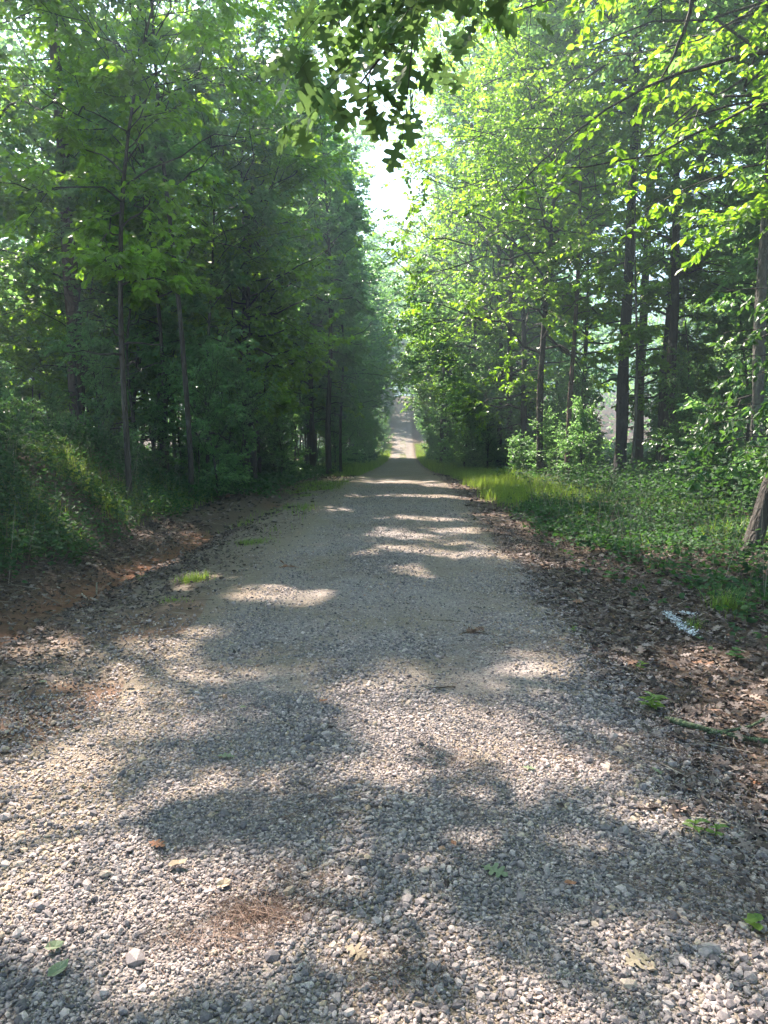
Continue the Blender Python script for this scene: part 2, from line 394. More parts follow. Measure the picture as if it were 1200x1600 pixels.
ICOF = np.array([(0, 11, 5), (0, 5, 1), (0, 1, 7), (0, 7, 10), (0, 10, 11), (1, 5, 9), (5, 11, 4), (11, 10, 2), (10, 7, 6), (7, 1, 8), (3, 9, 4), (3, 4, 2), (3, 2, 6), (3, 6, 8), (3, 8, 9), (4, 9, 5), (2, 4, 11), (6, 2, 10), (8, 6, 7), (9, 8, 1)])
OCT = np.array([(1, 0, 0), (-1, 0, 0), (0, 1, 0), (0, -1, 0), (0, 0, 1), (0, 0, -1)], float)
OCTF = np.array([(0, 2, 4), (2, 1, 4), (1, 3, 4), (3, 0, 4), (2, 0, 5), (1, 2, 5), (3, 1, 5), (0, 3, 5)])
def stones(g, x, y, r, V0, F0, jit=.22, sink=.25):
    n = len(x); B = rot_basis(n)
    s = np.stack([rg.uniform(.95, 1.35, n), rg.uniform(.75, 1.05, n), rg.uniform(.5, .85, n)], -1)
    V = V0[None] * (1 + rg.uniform(-jit, jit, (n, len(V0), 1))) * s[:, None, :]
    V = np.einsum('nij,nkj->nki', B, V); V[:, :, 2] *= .8
    V = V * r[:, None, None]
    V += np.stack([x, y, gz(x, y) + .006 + r * sink * rg.uniform(.4, 2.2, n)], -1)[:, None, :]
    F = (F0[None] + (np.arange(n) * len(V0))[:, None, None]).reshape(-1, 3)
    col = rg.uniform(0, 1, n); b = fbm(x, y, 1.2, 81); col = np.clip(.46 + (col - .5) * 1.0 + (b - .5) * .35, 0, 1)
    col = np.where((x < -1.2) & (rg.uniform(0, 1, n) < .22), rg.uniform(.90, .97, n), col)
    g.add(V.reshape(-1, 3), F, np.repeat(col, len(V0)))
def size_bias(x, y): return (1 + .10 * sst(0, 1.2, x) * sst(3.2, 2, y) - .15 * sst(3, 6, y)) * (.75 + .5 * fbm(x, y, .5, 46)) * (1 - .2 * tracks(x, y))
g = Geo()
x, y = scatter(132000, -2.9, 1.9, .5, 4.3, lambda x, y: gravel_density(x, y) * (1 - .35 * tracks(x, y) * sst(2, 3.5, y))); stones(g, x, y, np.clip(rg.lognormal(math.log(.0065), .40, len(x)), .004, .024) * size_bias(x, y), ICO, ICOF)
x, y = scatter(105000, -2.9, 1.9, .5, 4.3, gravel_density); stones(g, x, y, np.clip(rg.lognormal(math.log(.0055), .3, len(x)), .003, .01), OCT, OCTF, .3)
x, y = scatter(100000, -3.1, 1.9, 4.3, 9.0, lambda x, y: gravel_density(x, y) * (.35 + .65 * sst(.38, .6, fbm(x, y, .9, 43))) * (1 - .45 * tracks(x, y)) * sst(15, 4, y)); stones(g, x, y, np.clip(rg.lognormal(math.log(.0078), .34, len(x)), .004, .022) * size_bias(x, y), ICO, ICOF)
x, y = scatter(60000, -2.2, 1.9, 9.0, 22.0, lambda x, y: gravel_density(x, y) * .45, 1.3); stones(g, x, y, np.clip(rg.lognormal(math.log(.0085), .35, len(x)), .005, .024), OCT, OCTF, .3)
x, y = scatter(10500, 1.0, 3.0, .5, 9.0, lambda x, y: sst(2.6, 1.2, x) * .35); stones(g, x, y, np.clip(rg.lognormal(math.log(.010), .4, len(x)), .004, .026), ICO, ICOF)
tag(link('gravel', g.mesh('gravel', M['stone'])), 'loose grey and tan gravel spread over the track', 'gravel', kind='stuff')

# --- dead leaves
T_CURL = ([(0, 0, .03), (.2, .20, .13), (.55, .26, .06), (.85, .12, .14), (1, 0, .26), (.85, -.14, .10), (.5, -.27, .18), (.2, -.17, .06), (.5, 0, -.03)], [(0, 1, 8), (1, 2, 8), (2, 3, 8), (3, 4, 8), (4, 5, 8), (5, 6, 8), (6, 7, 8), (7, 0, 8)])
def flat_leaves(g, x, y, ln, T, tilt=.35, lift=.01, wid=None):
    n = len(x); a = rg.uniform(0, 2 * math.pi, n)
    d = np.stack([np.cos(a), np.sin(a), rg.normal(0, tilt * .6, n)], -1)
    nr = norm(np.stack([rg.normal(0, tilt, n), rg.normal(0, tilt, n), np.where(rg.uniform(0, 1, n) < .5, 1., -1.)], -1))
    p = np.stack([x, y, gz(x, y) + lift * rg.uniform(.3, 1.6, n) + .008], -1)
    leaf_faces(p, d, nr, ln, T[0], T[1], 1.0 if wid is None else wid, rg.uniform(0, 1, n), g)
g = Geo()
x, y = scatter(92000, -5.2, 6.0, .5, 12, litter_density); flat_leaves(g, x, y, rg.uniform(.015, .056, len(x)), T_CURL, .6, .014, rg.uniform(.6, 1.5, len(x)))
x, y = scatter(4800, 1.0, 5.0, .5, 9, litter_density); flat_leaves(g, x, y, rg.uniform(.05, .10, len(x)), T_OAK, .3, .02, rg.uniform(.8, 1.2, len(x)))
x, y = scatter(1800, -4.0, -2.2, 3, 12, litter_density); flat_leaves(g, x, y, rg.uniform(.05, .10, len(x)), T_OAK, .3, .02, rg.uniform(.8, 1.2, len(x)))
x, y = scatter(14000, -6, 12, 12, 30, litter_density, 1.2); flat_leaves(g, x, y, rg.uniform(.06, .13, len(x)), T_CURL, .4, .02, rg.uniform(.8, 1.4, len(x)))
x, y = scatter(260, -2.0, 1.3, 1.7, 14, lambda x, y: np.ones_like(x) * .8); flat_leaves(g, x, y, rg.uniform(.02, .05, len(x)), T_CURL, .3, .016)
tag(link('leaf_litter', g.mesh('leaf_litter', M['dead'])), 'brown dead leaves covering both verges of the track', 'leaf litter', kind='stuff')

# --- twigs and needles
def sticks(g, x, y, L, r, k=3, npt=4, bend=.12, lift=.012, ang=None):
    n = len(x); a = rg.uniform(0, 2 * math.pi, n) if ang is None else ang
    t = np.linspace(-.5, .5, npt)[None, :, None]; d = np.stack([np.cos(a), np.sin(a), 0 * a], -1)[:, None, :]
    sd = np.stack([-np.sin(a), np.cos(a), 0 * a], -1)[:, None, :]
    P = np.stack([x, y, 0 * x], -1)[:, None, :] + t * d * L[:, None, None] + sd * L[:, None, None] * rg.normal(0, bend, (n, 1, 1)) * (t * t * 2) + sd * L[:, None, None] * rg.normal(0, bend * .25, (n, npt, 1))
    P[:, :, 2] = gz(P[:, :, 0], P[:, :, 1]) + lift * rg.uniform(.4, 1.8, (n, 1)) + r[:, None]
    V, F = tubes(P, r[:, None] * np.linspace(1, .45, npt)[None], k); g.add(V, F, np.repeat(rg.uniform(0, 1, n), npt * k))
g = Geo()
x, y = scatter(12500, -5, 5.5, .5, 13, lambda x, y: litter_density(x, y) * .8 + .02); sticks(g, x, y, rg.lognormal(math.log(.11), .5, len(x)), rg.uniform(.0012, .004, len(x)))
tag(link('twig_litter', g.mesh('twig_litter', M['twig'])), 'thin dry twigs lying among the dead leaves', 'twigs', kind='stuff')
g = Geo()
pn = [(at(390, 1440), .07, 220), (at(430, 1425), .16, 200), (at(340, 1470), .12, 130), (at(470, 1370), .08, 60), (at(1010, 1010), .35, 260), (at(980, 1190), .30, 420), (at(620, 1540), .10, 120), (at(470, 1270), .22, 160), (at(1130, 1400), .22, 420), (at(700, 1190), .15, 90), (at(860, 1010), .3, 200)]
for (c, s, k) in pn:
    x = rg.normal(c[0], s, k); y = rg.normal(c[1], s * .6, k); sticks(g, x, y, rg.uniform(.06, .14, k), np.full(k, .0008), 3, 3, .1, .022)
x, y = scatter(38000, -3.5, 3.5, .5, 9, lambda x, y: .05 + .5 * sst(.55, .75, fbm(x, y, .35, 49)) + .6 * sst(.9, 1.5, x) * sst(3.5, 2.2, x)); sticks(g, x, y, rg.uniform(.05, .13, len(x)), np.full(len(x), .0008), 3, 3, .1, .016)
tag(link('pine_needle_litter', g.mesh('pine_needle_litter', M['pneedle'])), 'reddish brown dry pine needles strewn over gravel and verge', 'pine needles', kind='stuff')

# --- grasses
def blades(g, x, y, h, wd, lean=.5, npt=4):
    n = len(x); a = rg.uniform(0, 2 * math.pi, n); d = np.stack([np.cos(a), np.sin(a), 0 * a], -1); sd = np.stack([-np.sin(a), np.cos(a), 0 * a], -1)
    L = rg.uniform(.2, 1.0, n) * lean; base = np.stack([x, y, gz(x, y) - .005], -1)
    rows = []
    for i in range(npt):
        t = i / (npt - 1); c = base + d * (h * L * t ** 1.8)[:, None] + np.array([0, 0, 1.]) * (h * (t - .35 * L * t * t))[:, None]
        ww = wd * (1 - t ** 1.5) * .5 + .0003
        rows.append(np.stack([c - sd * ww[:, None], c + sd * ww[:, None]], 1))
    V = np.stack(rows, 1).reshape(n, npt * 2, 3)
    q = np.array([(2 * i, 2 * i + 1, 2 * i + 3, 2 * i + 2) for i in range(npt - 1)])
    g.add(V.reshape(-1, 3), (q[None] + (np.arange(n) * npt * 2)[:, None, None]).reshape(-1, 4), np.repeat(rg.uniform(0, 1, n), npt * 2))
g = Geo()
def dr(x, y): return sst(1.55, 2.2, x + .5 * (fbm(x, y, 1.5, 91) - .5)) * sst(4.6, 3.2, x) * sst(.36, .55, fbm(x, y, 2.5, 92) + .12 * sst(14, 22, y)) * sst(13, 18, y)
x, y = scatter(60000, 1.2, 5, 12, 34, dr, 1.1); blades(g, x, y, rg.uniform(.12, .42, len(x)), rg.uniform(.005, .010, len(x)))
x, y = scatter(22000, 1.1, 4.5, 34, 110, lambda x, y: sst(1.3, 1.8, x)); blades(g, x, y, rg.uniform(.2, .6, len(x)), rg.uniform(.015, .03, len(x)), npt=3)
x, y = scatter(22000, -4.5, -1.1, 34, 110, lambda x, y: sst(-1.6, -2.1, x)); blades(g, x, y, rg.uniform(.15, .6, len(x)), rg.uniform(.015, .03, len(x)), npt=3)
def dl(x, y): return sst(-1.55, -1.9, x) * sst(-3.3, -2.6, x) * sst(.42, .58, fbm(x, y, 2.2, 94) + .10 * sst(16, 24, y)) * sst(10, 15, y)
x, y = scatter(36000, -3.4, -1.4, 9, 34, lambda x, y: dl(x, y) * (.15 + .85 * sst(.4, .65, noise2(x, y, .5, 95))), 1.1); blades(g, x, y, rg.uniform(.05, .16, len(x)), rg.uniform(.005, .009, len(x)))
x, y = scatter(5000, -.6, .2, 80, 122, lambda x, y: .45 * sst(.4, .6, fbm(x, y * .3, .6, 98))); blades(g, x, y, rg.uniform(.04, .12, len(x)), rg.uniform(.015, .03, len(x)), npt=3)
def dlg(x, y): return sst(-3.9, -4.5, x) * sst(.45, .62, fbm(x, y, 1.4, 96))
x, y = scatter(50000, -9, -3.4, 5, 16, dlg); blades(g, x, y, rg.uniform(.10, .38, len(x)), rg.uniform(.005, .011, len(x)), .8)
def drg(x, y): return sst(2.5, 3.1, x) * sst(.50, .62, fbm(x, y, 1.2, 97))
x, y = scatter(16000, 2.4, 7, 6, 18, drg); blades(g, x, y, rg.uniform(.10, .34, len(x)), rg.uniform(.004, .009, len(x)), .8)
tag(link('grass', g.mesh('grass', M['grass'])), 'bright green grass growing along the verges and bank', 'grass', kind='stuff')

# --- low leafy cover
def cover(g, x, y, hmax, ln, T, tilt=.45, wid=1.2):
    n = len(x); cl = fbm(x, y, .45, 99); h = hmax * (.15 + .85 * rg.uniform(0, 1, n)) * (.4 + 1.1 * cl)
    a = rg.uniform(0, 2 * math.pi, n); d = np.stack([np.cos(a), np.sin(a), rg.normal(-.15, .3, n)], -1)
    nr = norm(np.stack([rg.normal(0, tilt, n), rg.normal(0, tilt, n), np.ones(n)], -1))
    leaf_faces(np.stack([x, y, gz(x, y) + h], -1), d, nr, ln * rg.uniform(.7, 1.3, n), T[0], T[1], wid, np.clip(rg.normal(.5, .22, n), 0, 1), g)
T_ROUND = ([(0, 0, 0), (.12, .30, .04), (.55, .40, .05), (1, 0, -.06), (.55, -.40, .05), (.12, -.30, .04)], [(0, 1, 2, 3), (0, 3, 4, 5)])
def edgeR(y): return np.interp(y, [4, 6.3, 7.9, 9.4, 12, 17, 24], [3.2, 2.75, 2.6, 2.1, 2.05, 2.4, 3.2])
def cr_(x, y):
    e = edgeR(y) + .9 * (fbm(x, y, .9, 101) - .5)
    return (.12 * sst(e - .9, e, x) + .88 * sst(e, e + .35, x)) * (.35 + .65 * sst(.36, .5, fbm(x, y, 1.3, 102)))
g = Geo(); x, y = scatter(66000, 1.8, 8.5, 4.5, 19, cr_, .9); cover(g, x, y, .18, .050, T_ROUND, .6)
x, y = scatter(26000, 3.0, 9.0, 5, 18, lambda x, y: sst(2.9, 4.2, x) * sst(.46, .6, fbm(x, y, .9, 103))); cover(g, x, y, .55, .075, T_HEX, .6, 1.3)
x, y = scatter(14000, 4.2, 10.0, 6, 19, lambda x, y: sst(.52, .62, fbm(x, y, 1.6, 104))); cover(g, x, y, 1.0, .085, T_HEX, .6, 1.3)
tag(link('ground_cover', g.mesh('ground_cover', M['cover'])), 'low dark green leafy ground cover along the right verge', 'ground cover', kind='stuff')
g = Geo()
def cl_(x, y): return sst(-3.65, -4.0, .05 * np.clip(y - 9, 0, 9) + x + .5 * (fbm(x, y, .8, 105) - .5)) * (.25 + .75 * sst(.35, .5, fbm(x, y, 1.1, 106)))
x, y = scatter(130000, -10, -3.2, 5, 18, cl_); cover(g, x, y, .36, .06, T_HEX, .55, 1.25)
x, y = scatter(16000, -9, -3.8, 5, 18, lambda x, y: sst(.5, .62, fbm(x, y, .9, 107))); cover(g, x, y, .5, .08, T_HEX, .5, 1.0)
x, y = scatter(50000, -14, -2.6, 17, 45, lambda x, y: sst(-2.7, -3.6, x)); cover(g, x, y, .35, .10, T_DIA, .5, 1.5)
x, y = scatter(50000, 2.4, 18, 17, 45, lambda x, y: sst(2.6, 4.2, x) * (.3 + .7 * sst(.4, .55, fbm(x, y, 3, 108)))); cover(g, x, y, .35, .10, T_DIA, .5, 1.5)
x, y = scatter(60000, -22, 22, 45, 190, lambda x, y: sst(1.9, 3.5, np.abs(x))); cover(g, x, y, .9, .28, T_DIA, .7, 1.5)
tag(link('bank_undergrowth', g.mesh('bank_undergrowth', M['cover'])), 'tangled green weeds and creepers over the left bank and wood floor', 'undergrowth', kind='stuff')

g = Geo(); x, y = scatter(1500, 2.3, 9, 5, 19, cr_); n = len(x); h = rg.uniform(.15, .9, n); a = rg.uniform(0, 6.28, n)
P = np.stack([np.stack([x + t * h * .35 * np.cos(a), y + t * h * .35 * np.sin(a), gz(x, y) + t * h], -1) for t in (0, .5, 1)], 1)
V, F = tubes(P, np.full((n, 3), .0025) * np.array([1.3, 1, .5])[None], 3); g.add(V, F, np.repeat(rg.uniform(0, 1, n), 9))
x, y = scatter(1300, -9, -3.8, 5, 17, cl_); n = len(x); h = rg.uniform(.2, .9, n); a = rg.uniform(0, 6.28, n)
P = np.stack([np.stack([x + t * h * .4 * np.cos(a), y + t * h * .4 * np.sin(a), gz(x, y) + t * h], -1) for t in (0, .5, 1)], 1)
V, F = tubes(P, np.full((n, 3), .0025) * np.array([1.3, 1, .5])[None], 3); g.add(V, F, np.repeat(rg.uniform(0, 1, n), 9))
tag(link('dry_stalks', g.mesh('dry_stalks', M['twig'])), 'thin dry stalks sticking up through the undergrowth on both verges', 'stalks', kind='stuff')

# ============================================================ where the wood lets the light through
def pe(u, v, ru, rv):
    y = 1.6 * FPX / (v - 660); x = (u - 632) / FPX * y
    return (x, y, ru / FPX * y * .95, rv * y * y / (FPX * 1.6) * .95)
LIT = [pe(*a) for a in [(60, 1230, 170, 60), (200, 1170, 90, 25), (20, 1380, 130, 110), (150, 1530, 330, 90), (450, 1570, 160, 45), (640, 1150, 110, 40), (760, 1180, 130, 38), (850, 1225, 120, 30), (560, 1110, 60, 22), (560, 1230, 60, 30),
    (1060, 1310, 70, 40), (850, 1055, 62, 18), (480, 938, 60, 13), (430, 925, 40, 8), (300, 1075, 40, 14), (190, 1060, 40, 14), (280, 1012, 60, 12), (50, 1020, 60, 20), (640, 893, 55, 9), (690, 868, 60, 7), (780, 868, 50, 6), (600, 862, 40, 5),
    (510, 793, 50, 4), (630, 840, 60, 6), (720, 828, 40, 5), (650, 810, 60, 4), (760, 800, 40, 3), (560, 870, 40, 5), (670, 903, 30, 6), (590, 1440, 70, 22), (300, 905, 40, 12), (1095, 1030, 45, 12), (230, 870, 40, 10), (1100, 1020, 40, 12), (940, 745, 60, 12), (850, 740, 50, 10), (700, 750, 50, 4), (620, 745, 40, 3), (670, 770, 60, 3), (740, 775, 40, 3), (560, 770, 30, 3), (900, 880, 14, 6), (960, 1240, 60, 18), (370, 940, 40, 8)]]
LITA = np.array(LIT)
def sunhole(P):
    """True where a leaf would throw its shadow into one of the sunny patches"""
    t = P[:, 2] / SUNV[2]; gx = P[:, 0] - SUNV[0] * t; gy = P[:, 1] - SUNV[1] * t
    wob = 1 + 1.9 * (fbm(gx, gy, .30, 111, 2) - .5) + 1.1 * (noise2(gx * 1.5, gy, .12, 113) - .5)
    out = np.zeros(len(P), bool)
    for (cx, cy_, rx, ry) in LIT:
        out |= ((gx - cx) / rx) ** 2 + ((gy - cy_) / ry) ** 2 < wob
    return out
def corridor(P):
    """the open strip of sky above the track"""
    x, y, z = P[:, 0], P[:, 1], P[:, 2]
    c = np.interp(y, [0, 12, 25, 60, 100], [-.3, -.6, -1.4, -2.0, -2.6]); hw = np.interp(y, [0, 12, 30, 60, 95], [.6, .55, .5, .5, .5])
    wob = 1.9 * (fbm(y + z * .7, z, 2.6, 121) - .5)
    low = (np.abs(x - CX) < 1.9) & (z < road_z(y) + 3.4 + .02 * y)
    stray = (noise2(x * 1.2 + z, y * .8 + z * .6, .9, 151) < .43) & (y > 14)
    return (((np.abs(x - c + wob) < hw) & (y < 88) & ~stray) | low) & (y > -5)

# ============================================================ trees
def gen_tree(seed, H, r0, cb=.3, cr=3., nb=40, ns=7, nt=5, k=12, leaf=.09, lean=(0, 0), wob=.25, bias=(0, 0), el0=3, el1=36, prof=0, org=(0, 0, 0), cull=False, wild=1.0, gap=.43, sides=8, twigs=True, stubs=5, bend=None, leafT=T_HEX, wid=1.25, barkseed=0):
    r = np.random.default_rng(seed); org = np.array(org, float)
    nT = 14; t = np.linspace(0, 1, nT)
    ph1, ph2 = r.uniform(0, 6.3, 2)
    tr = np.stack([lean[0] * H * t ** 1.2 + wob * np.sin(t * 5 + ph1) * t ** .7, lean[1] * H * t ** 1.2 + wob * np.sin(t * 4.3 + ph2) * t ** .7, H * t - .12], -1)
    if bend is not None: tr[:, :2] += np.array(bend)[None] * np.sin(t * math.pi)[:, None]
    tr[:, :2] -= tr[0, :2]
    rad = r0 * (1 - .88 * t ** 1.1); rad[0] *= 1.45; rad[1] = max(rad[1], r0 * .97)
    wood = Geo()
    tt = np.linspace(0, 1, 40); trf = np.stack([np.interp(tt, t, tr[:, i]) for i in range(3)], -1); rf = np.interp(tt, [0, .012, .04, 1], [1.6, 1.2, 1.0, 1.0]) * np.interp(tt, t, r0 * (1 - .88 * t ** 1.1))
    V, F = tubes(trf[None], rf[None], sides); ang = np.arctan2(V[:, 1] - np.repeat(trf[:, 1], sides), V[:, 0] - np.repeat(trf[:, 0], sides))
    dv = V - np.repeat(trf, sides, 0); V = V + dv * (.14 * np.sin(ang * 3 + V[:, 2] * 1.7) + .08 * np.sin(ang * 5 + 2 + V[:, 2]) * 1)[:, None]
    wood.add(V, F)
    up = np.array([0, 0, 1.])
    def along(P, s):
        n = len(P) - 1; f = s * n; i = min(int(f), n - 1); return P[i] + (P[i + 1] - P[i]) * (f - i)
    BR = []; BRr = []
    for i in range(nb + stubs):
        stub = i >= nb
        q = (i + r.uniform(0, .9)) / nb if not stub else 0
        tb = cb + (.98 - cb) * q if not stub else r.uniform(.12, max(cb, .2))
        az = i * 2.4 + r.uniform(-.5, .5)
        f = (q - .62) / .70
        pr = {0: max(.25, 1 - f * f * .9), 1: 1.05 - .75 * q, 2: .55 + .55 * q}[prof]
        L = cr * pr * r.uniform(.4, 1.25)
        if stub: L = r.uniform(.3, 1.2) * min(1, cr / 3)
        hd = np.array([math.cos(az), math.sin(az), 0]); b = hd[0] * bias[0] + hd[1] * bias[1]; L *= max(.35, 1 + b)
        el = R(el0 + 12 + (el1 - el0) * q + r.uniform(-22, 25))
        st = along(tr, tb)
        for _ in range(9):
            s = np.linspace(0, 1, 7)[:, None]
            dz = math.sin(el) * s - .22 * s * s * (1 - q)
            P = st + L * (hd * math.cos(el) * s + up * dz) + np.cumsum(r.normal(0, .045 * L * wild, (7, 3)) * (s > 0), 0)
            if not cull or not (corridor((P[3:] + org)).any() or sunhole(P[2:] + org).sum() > 1): break
            L *= .8
        if not stub: BR.append(P)
        rb = min(r0 * (1 - .85 * tb) * .55, .012 + .018 * L)
        V, F = tubes(P[None], (rb * np.linspace(1, .3, 7))[None], 5 if rb > .015 else 3); wood.add(V, F)
    BR = np.array(BR); nB = len(BR)
    Lb = np.linalg.norm(BR[:, -1] - BR[:, 0], axis=1)
    s = (np.arange(ns)[None] + r.uniform(0, 1, (nB, ns))) / ns * .8 + .2
    fi = s * 6; ii = np.minimum(fi.astype(int), 5); fr = (fi - ii)[..., None]; bi = np.arange(nB)[:, None]
    sp = BR[bi, ii] * (1 - fr) + BR[bi, ii + 1] * fr
    bd = norm(BR[bi, ii + 1] - BR[bi, ii])
    sgn = np.where((np.arange(ns)[None] % 2 == 0), 1, -1) * r.uniform(.5, 1.25, (nB, ns))
    ca, sa = np.cos(sgn), np.sin(sgn)
    sd = np.stack([bd[..., 0] * ca - bd[..., 1] * sa, bd[..., 0] * sa + bd[..., 1] * ca, bd[..., 2] * .6 + r.normal(.10, .45 * wild, (nB, ns))], -1); sd = norm(sd)
    sl = np.maximum(.25, Lb[:, None] * .45 * (1.15 - .7 * s) * r.uniform(.7, 1.3, (nB, ns)))
    sp = sp.reshape(-1, 3); sd = sd.reshape(-1, 3); sl = sl.ravel()
    tp = sp + sd * sl[:, None]
    wp = tp + org; cn = .5 * fbm(wp[:, 0] + .8 * wp[:, 2], wp[:, 1] - .7 * wp[:, 2], 2.0, 140, 2) + .5 * fbm(wp[:, 0] - .5 * wp[:, 2] + 40, wp[:, 2] + .6 * wp[:, 1], 1.8, 143, 2)
    kp = cn > gap; sp, sd, sl, tp = sp[kp], sd[kp], sl[kp], tp[kp]
    if cull:
        kp = ~(corridor(tp + org) | sunhole(tp + org) | sunhole(sp + sd * (sl * .25)[:, None] + org) | sunhole(sp + sd * (sl * .5)[:, None] + org) | sunhole(sp + sd * (sl * .75)[:, None] + org)); sp, sd, sl = sp[kp], sd[kp], sl[kp]
    n4 = np.linspace(0, 1, 4)[None, :, None]
    SP = sp[:, None] + sd[:, None] * sl[:, None, None] * n4 + np.cumsum(r.normal(0, 1, (len(sp), 4, 3)) * sl[:, None, None] * .05 * (n4 > 0), 1); SP[:, :, 2] -= (n4[..., 0] ** 2) * sl[:, None] * .12
    V, F = tubes(SP, (.004 + .006 * sl)[:, None] * np.linspace(1, .35, 4)[None], 3); wood.add(V, F)
    # twigs
    nS = len(SP); s2 = (np.arange(nt)[None] + r.uniform(0, 1, (nS, nt))) / nt * .85 + .15
    f2 = s2 * 3; i2 = np.minimum(f2.astype(int), 2); fr2 = (f2 - i2)[..., None]; si = np.arange(nS)[:, None]
    tp0 = (SP[si, i2] * (1 - fr2) + SP[si, i2 + 1] * fr2).reshape(-1, 3)
    td = norm(SP[si, i2 + 1] - SP[si, i2]); sg = np.where(np.arange(nt)[None] % 2 == 0, 1, -1) * r.uniform(.4, 1.2, (nS, nt)); sg[:, -1] *= .2
    ca, sa = np.cos(sg), np.sin(sg)
    td = norm(np.stack([td[..., 0] * ca - td[..., 1] * sa, td[..., 0] * sa + td[..., 1] * ca, td[..., 2] * .5 + r.normal(0, .42 * wild, (nS, nt))], -1)).reshape(-1, 3)
    tl = (np.minimum(sl[:, None] * .5, .55) * r.uniform(.6, 1.2, (nS, nt))).ravel() + .08
    if twigs:
        n3 = np.linspace(0, 1, 3)[None, :, None]; TP = tp0[:, None] + td[:, None] * tl[:, None, None] * n3
        if cull: TP = TP[~(sunhole(TP[:, 1] + org) | sunhole(TP[:, 2] + org))]
        V, F = tubes(TP, np.full((len(TP), 3), .0025) * np.array([1, .8, .4])[None], 3); wood.add(V, F)
    # leaves
    nW = len(tp0); s3 = (np.arange(k)[None] + r.uniform(.1, .9, (nW, k))) / k
    lp = tp0[:, None] + td[:, None] * (tl[:, None] * s3)[..., None]
    ld_ = np.broadcast_to(td[:, None], lp.shape).copy(); sg = np.where(np.arange(k)[None] % 2 == 0, 1, -1) * r.uniform(.5, 1.3, (nW, k)); sg[:, -1] *= .2
    ca, sa = np.cos(sg), np.sin(sg)
    ld_ = np.stack([ld_[..., 0] * ca - ld_[..., 1] * sa, ld_[..., 0] * sa + ld_[..., 1] * ca, ld_[..., 2] * .4 + r.normal(-.40, .40, (nW, k))], -1)
    lp = lp.reshape(-1, 3); ld_ = norm(ld_.reshape(-1, 3)); m = len(lp)
    nr = norm(np.stack([r.normal(0, .6, m), r.normal(0, .6, m), np.ones(m)], -1))
    br = np.repeat(r.uniform(0, 1, nW), k)
    rv = np.clip(.55 * br + .45 * r.uniform(0, 1, m), 0, 1)
    ll = leaf * r.uniform(.65, 1.25, m)
    if cull:
        kp = ~(corridor(lp + org) | sunhole(lp + org)); lp, ld_, nr, rv, ll = lp[kp], ld_[kp], nr[kp], rv[kp], ll[kp]
    crown = Geo(); leaf_faces(lp, ld_, nr, ll, leafT[0], leafT[1], wid, rv, crown)
    return wood, crown

def tree(name, label, cat, group, x, y, rz=0, wood_mat='bark', leaf_m='leaf', parts=('trunk', 'crown'), **kw):
    kw['leaf'] = kw.get('leaf', .1) * 1.28; kw['k'] = int(round(kw.get('k', 12) * .8))
    z = float(gz(x, y)); org = (x, y, z)
    wd, cr = gen_tree(org=org, **kw)
    root = empty(name, org, rz); tag(root, label, cat, group)
    link(parts[0], wd.mesh(name + '_' + parts[0], M[wood_mat], True), root)
    link(parts[1], cr.mesh(name + '_' + parts[1], M[leaf_m]), root)
    return root

# ---- named trees
G1 = 'trees in the wood left of the track'; G2 = 'trees in the wood right of the track'
def px(u, v, y): p = at_d(u, v, y); return float(p[0])
tree('broadleaf_tree', 'straight dark trunk standing at the edge of the sunny verge right of the track', 'tree', G2, 5.6, 19.8, seed=101, H=19, r0=.15, cb=.48, cr=5.6, nb=64, ns=8, nt=6, k=12, leaf=.10, lean=(.004, .02), wob=.10, bias=(-.25, -.1), cull=True, sides=12, wood_mat='barkblack', leaf_m='leafy', wid=1.1)
tree('broadleaf_tree', 'creeper-clad trunk behind and right of the straight dark roadside trunk', 'tree', G2, px(1042, 660, 25), 25, seed=102, H=18, r0=.17, cb=.30, cr=3.4, nb=40, ns=7, nt=6, k=11, leaf=.10, wob=.2, bias=(-.2, 0), cull=True, sides=10, leaf_m='leafy')
tree('leaning_tree', 'rough grey trunk leaning right out of the ground cover at the right edge', 'tree', G2, 4.25, 9.3, seed=103, H=9, r0=.105, cb=.45, cr=2.6, nb=26, ns=7, nt=6, k=11, leaf=.10, lean=(.36, .05), wob=.18, cull=True, sides=12, wood_mat='bark', leaf_m='leafy')
tree('pine_tree', 'reddish pine trunk in the shade just behind the straight dark trunk', 'tree', G2, px(1000, 600, 31), 31, seed=104, H=22, r0=.20, cb=.62, cr=3.2, nb=34, ns=7, nt=6, k=10, leaf=.11, wob=.12, sides=10, wood_mat='barkpine')
tree('broadleaf_tree', 'tall slim trunk at the right edge of the photo, deep in the right-hand wood', 'tree', G2, px(1190, 600, 13.8), 13.8, seed=105, H=16, r0=.11, cb=.45, cr=4.6, nb=54, ns=7, nt=6, k=11, leaf=.10, wob=.2, bias=(-.3, 0), cull=True, sides=10, wood_mat='barkgrey', leaf_m='leafy', el0=0)
tree('broadleaf_tree', 'left one of two stout trunks close together by the far right verge', 'tree', G2, px(692, 660, 50), 50, seed=106, H=17, r0=.22, cb=.28, cr=3.6, nb=36, ns=7, nt=6, k=10, leaf=.13, cull=True, sides=8, leaf_m='leafy', bias=(-.1, 0), twigs=False)
tree('broadleaf_tree', 'right one of two stout trunks close together by the far right verge', 'tree', G2, px(706, 660, 51), 51, seed=107, H=18, r0=.27, cb=.30, cr=3.8, nb=36, ns=7, nt=6, k=10, leaf=.13, cull=True, sides=8, bias=(-.1, 0), twigs=False)
tree('broadleaf_tree', 'slender dark stem leaning left among bright leaves halfway along the right verge', 'tree', G2, px(752, 660, 38), 38, seed=108, H=19, r0=.10, cb=.28, cr=5.2, nb=50, ns=7, nt=6, k=11, leaf=.12, lean=(-.08, 0), cull=True, leaf_m='leafy', bias=(-.2, -.1), twigs=False)
